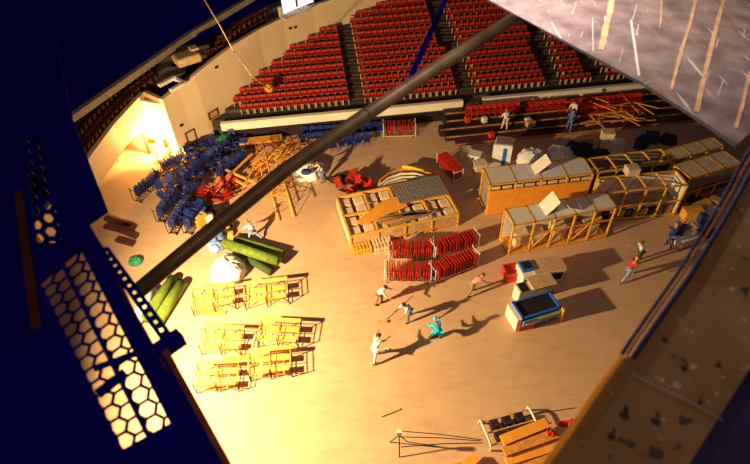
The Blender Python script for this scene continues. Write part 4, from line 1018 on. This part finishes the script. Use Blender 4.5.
def person(x, y, yaw, label, bend=10, legs=((8, 0), (-8, 0)), arms=((20, 30), (20, 30)), top='shirt', pants='denim', hair='hair', spread=.06, armout=(.1, .1), sit=False, hat=None, sleeve=None, zf=0, scale=1.0):
    r = math.radians; Pf = (lambda q: on_riser(*q))((x, y)) if zf == 'riser' else P(x, y)
    t = thing('person', label, 'person', Pf, yaw, None)
    def dirv(a): return V((0, math.sin(a), -math.cos(a)))     # a=0 hangs straight down, positive swings forward (+y)
    hipz = 0; legp = []
    for s, (ta, ka) in zip((-1, 1), legs):
        h = V((s*.095, 0, 0)); k = h+dirv(r(ta))*.43+V((s*spread*.5, 0, 0)); a = k+dirv(r(ta-ka))*.42+V((s*spread*.5, 0, 0)); legp.append([h, k, a])
    low = min(l[2].z for l in legp); z0 = -low+.07
    for l in legp:
        for q in l: q.z += z0
    b = r(bend); up = V((0, math.sin(b), math.cos(b))); fw_ = V((0, math.cos(b), -math.sin(b)))
    pel = V((0, 0, z0+.02)); wa = pel+up*.16; ch = pel+up*.38; nk = pel+up*.52; b2 = b*.6; up2 = V((0, math.sin(b2), math.cos(b2))); fw2 = V((0, math.cos(b2), -math.sin(b2)))
    hd0 = nk+up2*.10+fw2*.02; hd = hd0+up2*.10
    vs = [pel, wa, ch, nk, hd0, hd, hd+up2*.05]; rad = [.12, .115, .135, .055, .075, .095, .075]; ed = [(0,1),(1,2),(2,3),(3,4),(4,5),(5,6)]
    for s, (h, k, a) in zip((-1, 1), legp):
        i = len(vs); vs += [h, k, a, a+V((0, .13, -.035))]; rad += [.085, .058, .042, .035]; ed += [(0, i), (i, i+1), (i+1, i+2), (i+2, i+3)]
    armj = []
    for s, (ua, ea), ao in zip((-1, 1), arms, armout):
        sh = ch+up*.09+V((s*.17, 0, 0)); el = sh+dirv(r(ua))*.28+V((s*ao, 0, 0)); wr = el+dirv(r(ua+ea))*.25+V((s*ao*.3, 0, 0)); armj.append((sh, el, wr)); hv = (wr-el).normalized()
        pm = wr+hv*.08; i = len(vs); vs += [sh, el, wr, pm]; rad += [.055, .042, .028, (.036, .02)]; ed += [(2, i), (i, i+1), (i+1, i+2), (i+2, i+3)]
        sd_ = V((1, 0, 0)); curl = V((0, 1, 0))
        for q in range(4):
            f0 = pm+sd_*(-.03+.02*q)-hv*.01; ln = (.068, .078, .074, .06)[q]; j = len(vs); vs += [f0, f0+hv*ln*.6, f0+(hv*.95+curl*.35)*ln]; rad += [.0095, .009, .0075]; ed += [(j, j+1), (j+1, j+2)]
        th0 = wr+hv*.03+sd_*(-s*.02); j = len(vs); vs += [th0, th0+(hv*.6-sd_*s*.8)*.045, th0+(hv*1.2-sd_*s*.9)*.065]; rad += [.012, .0105, .009]; ed += [(j, j+1), (j+1, j+2)]
    ex = [(hd+fw2*.10-up2*.01, (.015, .022, .022)), (hd+V((.088, 0, 0)), (.015, .025, .035)), (hd+V((-.088, 0, 0)), (.015, .025, .035)), (hd+fw2*.088+V((.035, 0, .015)), (.014, .012, .01)), (hd+fw2*.088+V((-.035, 0, .015)), (.014, .012, .01)), (hd+fw2*.086-up2*.055, (.028, .012, .009))]
    skinned('body', vs, ed, rad, 'skin', t, ex)
    sv = [pel+up*.0, wa, ch, nk-up*.03]; sr = [.17, .16, .18, .09]; se = [(0,1),(1,2),(2,3)]
    for sh, el, wr in armj: i = len(sv); sv += [sh, el, el.lerp(wr, .75 if sleeve else .1)]; sr += [.075, .058, .048]; se += [(2, i), (i, i+1), (i+1, i+2)]
    skinned('shirt', sv, se, sr, top, t)
    if sleeve:
        for sh, el, wr in armj: skinned('sleeve', [sh.lerp(el, .3), el, el.lerp(wr, .9)], [(0,1),(1,2)], [.078, .064, .055], sleeve, t)
    tv = [pel+V((0,0,.03))]; tr_ = [.145]; te = []
    for h, k, a in legp: i = len(tv); tv += [h, k, a+V((0,0,.04))]; tr_ += [.105, .08, .065]; te += [(0, i), (i, i+1), (i+1, i+2)]
    skinned('trousers', tv, te, tr_, pants, t)
    for h, k, a in legp: MB().ell(a+V((0, .06, -.025)), (.05, .14, .045), 'black', 10, 6).build('shoe', t)
    q = up2.to_track_quat('Z', 'Y').to_matrix()
    MB().ell(hd+up2*.045-fw2*.025, (.105, .115, .10), hat or hair, 12, 8, R=q).build('cap' if hat else 'hair', t)
    return t
fw_dir = {}
person(379, 304, -1.9, 'person in white shirt holding a long yellow broom, left of the central people', bend=35, legs=((20, 25), (-10, 5)), arms=((60, 20), (50, 30)), pants='khaki', top='shirt')
person(409, 319, 2.2, 'person in white shirt and blue jeans bending forward right of the broom sweeper', bend=35, legs=((25, 25), (-15, 8)), arms=((55, 20), (45, 30)))
person(471, 294, -1.2, 'person in pink shirt stooping near the red chair racks', bend=60, legs=((25, 20), (-20, 10)), arms=((40, 30), (50, 20)), top='pink', pants='khaki', hair='hairbr')
person(438, 341, .4, 'person in bright cyan jacket crouching alone in the middle of the floor', bend=40, legs=((60, 75), (45, 70)), arms=((25, 70), (20, 75)), top='cyan', pants='cyan', hat='cyan', sleeve='cyan')
person(375, 359, -.6, 'person in white shirt with dark shoes leaning forward, lowest of the floor workers', bend=40, legs=((20, 15), (-20, 5)), arms=((70, 10), (60, 20)), pants='shirt')
person(255, 240, 1.2, 'person in white shirt and orange cap walking above the green mats', bend=25, legs=((30, 20), (-20, 20)), arms=((40, 30), (10, 30)), pants='bluepale', hat='orangehat')
person(324, 181, 1.9, 'person in dull pale shirt beside the white crumpled tarp', bend=25, legs=((15, 20), (-10, 10)), arms=((60, 20), (50, 30)), top='cargo', pants='denim', hair='hairbr')
person(625, 279, -1.1, 'person in red shirt with green sleeves and light jeans striding, right of the racks', bend=25, legs=((35, 20), (-30, 10)), arms=((70, 10), (-40, 20)), top='redshirt', sleeve='greenshirt', pants='bluepale', hair='hairyl')
person(637, 262, 1.7, 'brown haired person in pale top, one green arm stretched, behind the striding person', bend=20, legs=((20, 20), (-10, 10)), arms=((80, 10), (70, 0)), armout=(.3, .1), top='shirt', sleeve='greenshirt', pants='darkcloth', hair='hairbr')
person(667, 247, -.4, 'person in navy top at left of the white cart', bend=20, legs=((20, 20), (-10, 10)), arms=((50, 20), (50, 30)), top='navycloth', pants='denim', hair='orangehat')
person(674, 243, -.6, 'person in navy top just behind the white cart', bend=30, legs=((10, 10), (-10, 10)), arms=((60, 20), (60, 20)), top='navycloth', pants='navycloth', hair='orangehat')
person(504, 130, 0.3, 'person in pale shirt standing on the dark riser steps', bend=5, top='shirt', pants='cargo', hair='hairbr', zf='riser')
person(571, 120, 2.5, 'person in white top standing higher on the riser, right of centre', bend=15, top='shirt', pants='denim', zf='riser')
person(568, 131, -.5, 'person in blue clothes standing lower on the riser', bend=15, top='denim', pants='denim', zf='riser')
# broom held by the sweeper
a, b = P(379.5, 298, 1.0), P(382.5, 322, .03); cc = b.copy(); cc.z = 0
t = thing('broom', 'long yellow handled broom held by the person in white', 'broom', cc); MB().tube(a-cc, b-cc+V((0,0,.05)), .022, 'yellow').build('handle', t); MB().box((0, 0, .06), (.5, .12, .12), 'tan').build('head', t)
a, b = P(377, 353, 1.0), P(386, 350, .03); cc = b.copy(); cc.z = 0
t = thing('broom', 'white handled tool held by the lowest floor worker', 'broom', cc); MB().tube(a-cc, b-cc+V((0,0,.05)), .022, 'white').build('handle', t); MB().box((0, 0, .05), (.25, .1, .1), 'white').build('head', t)
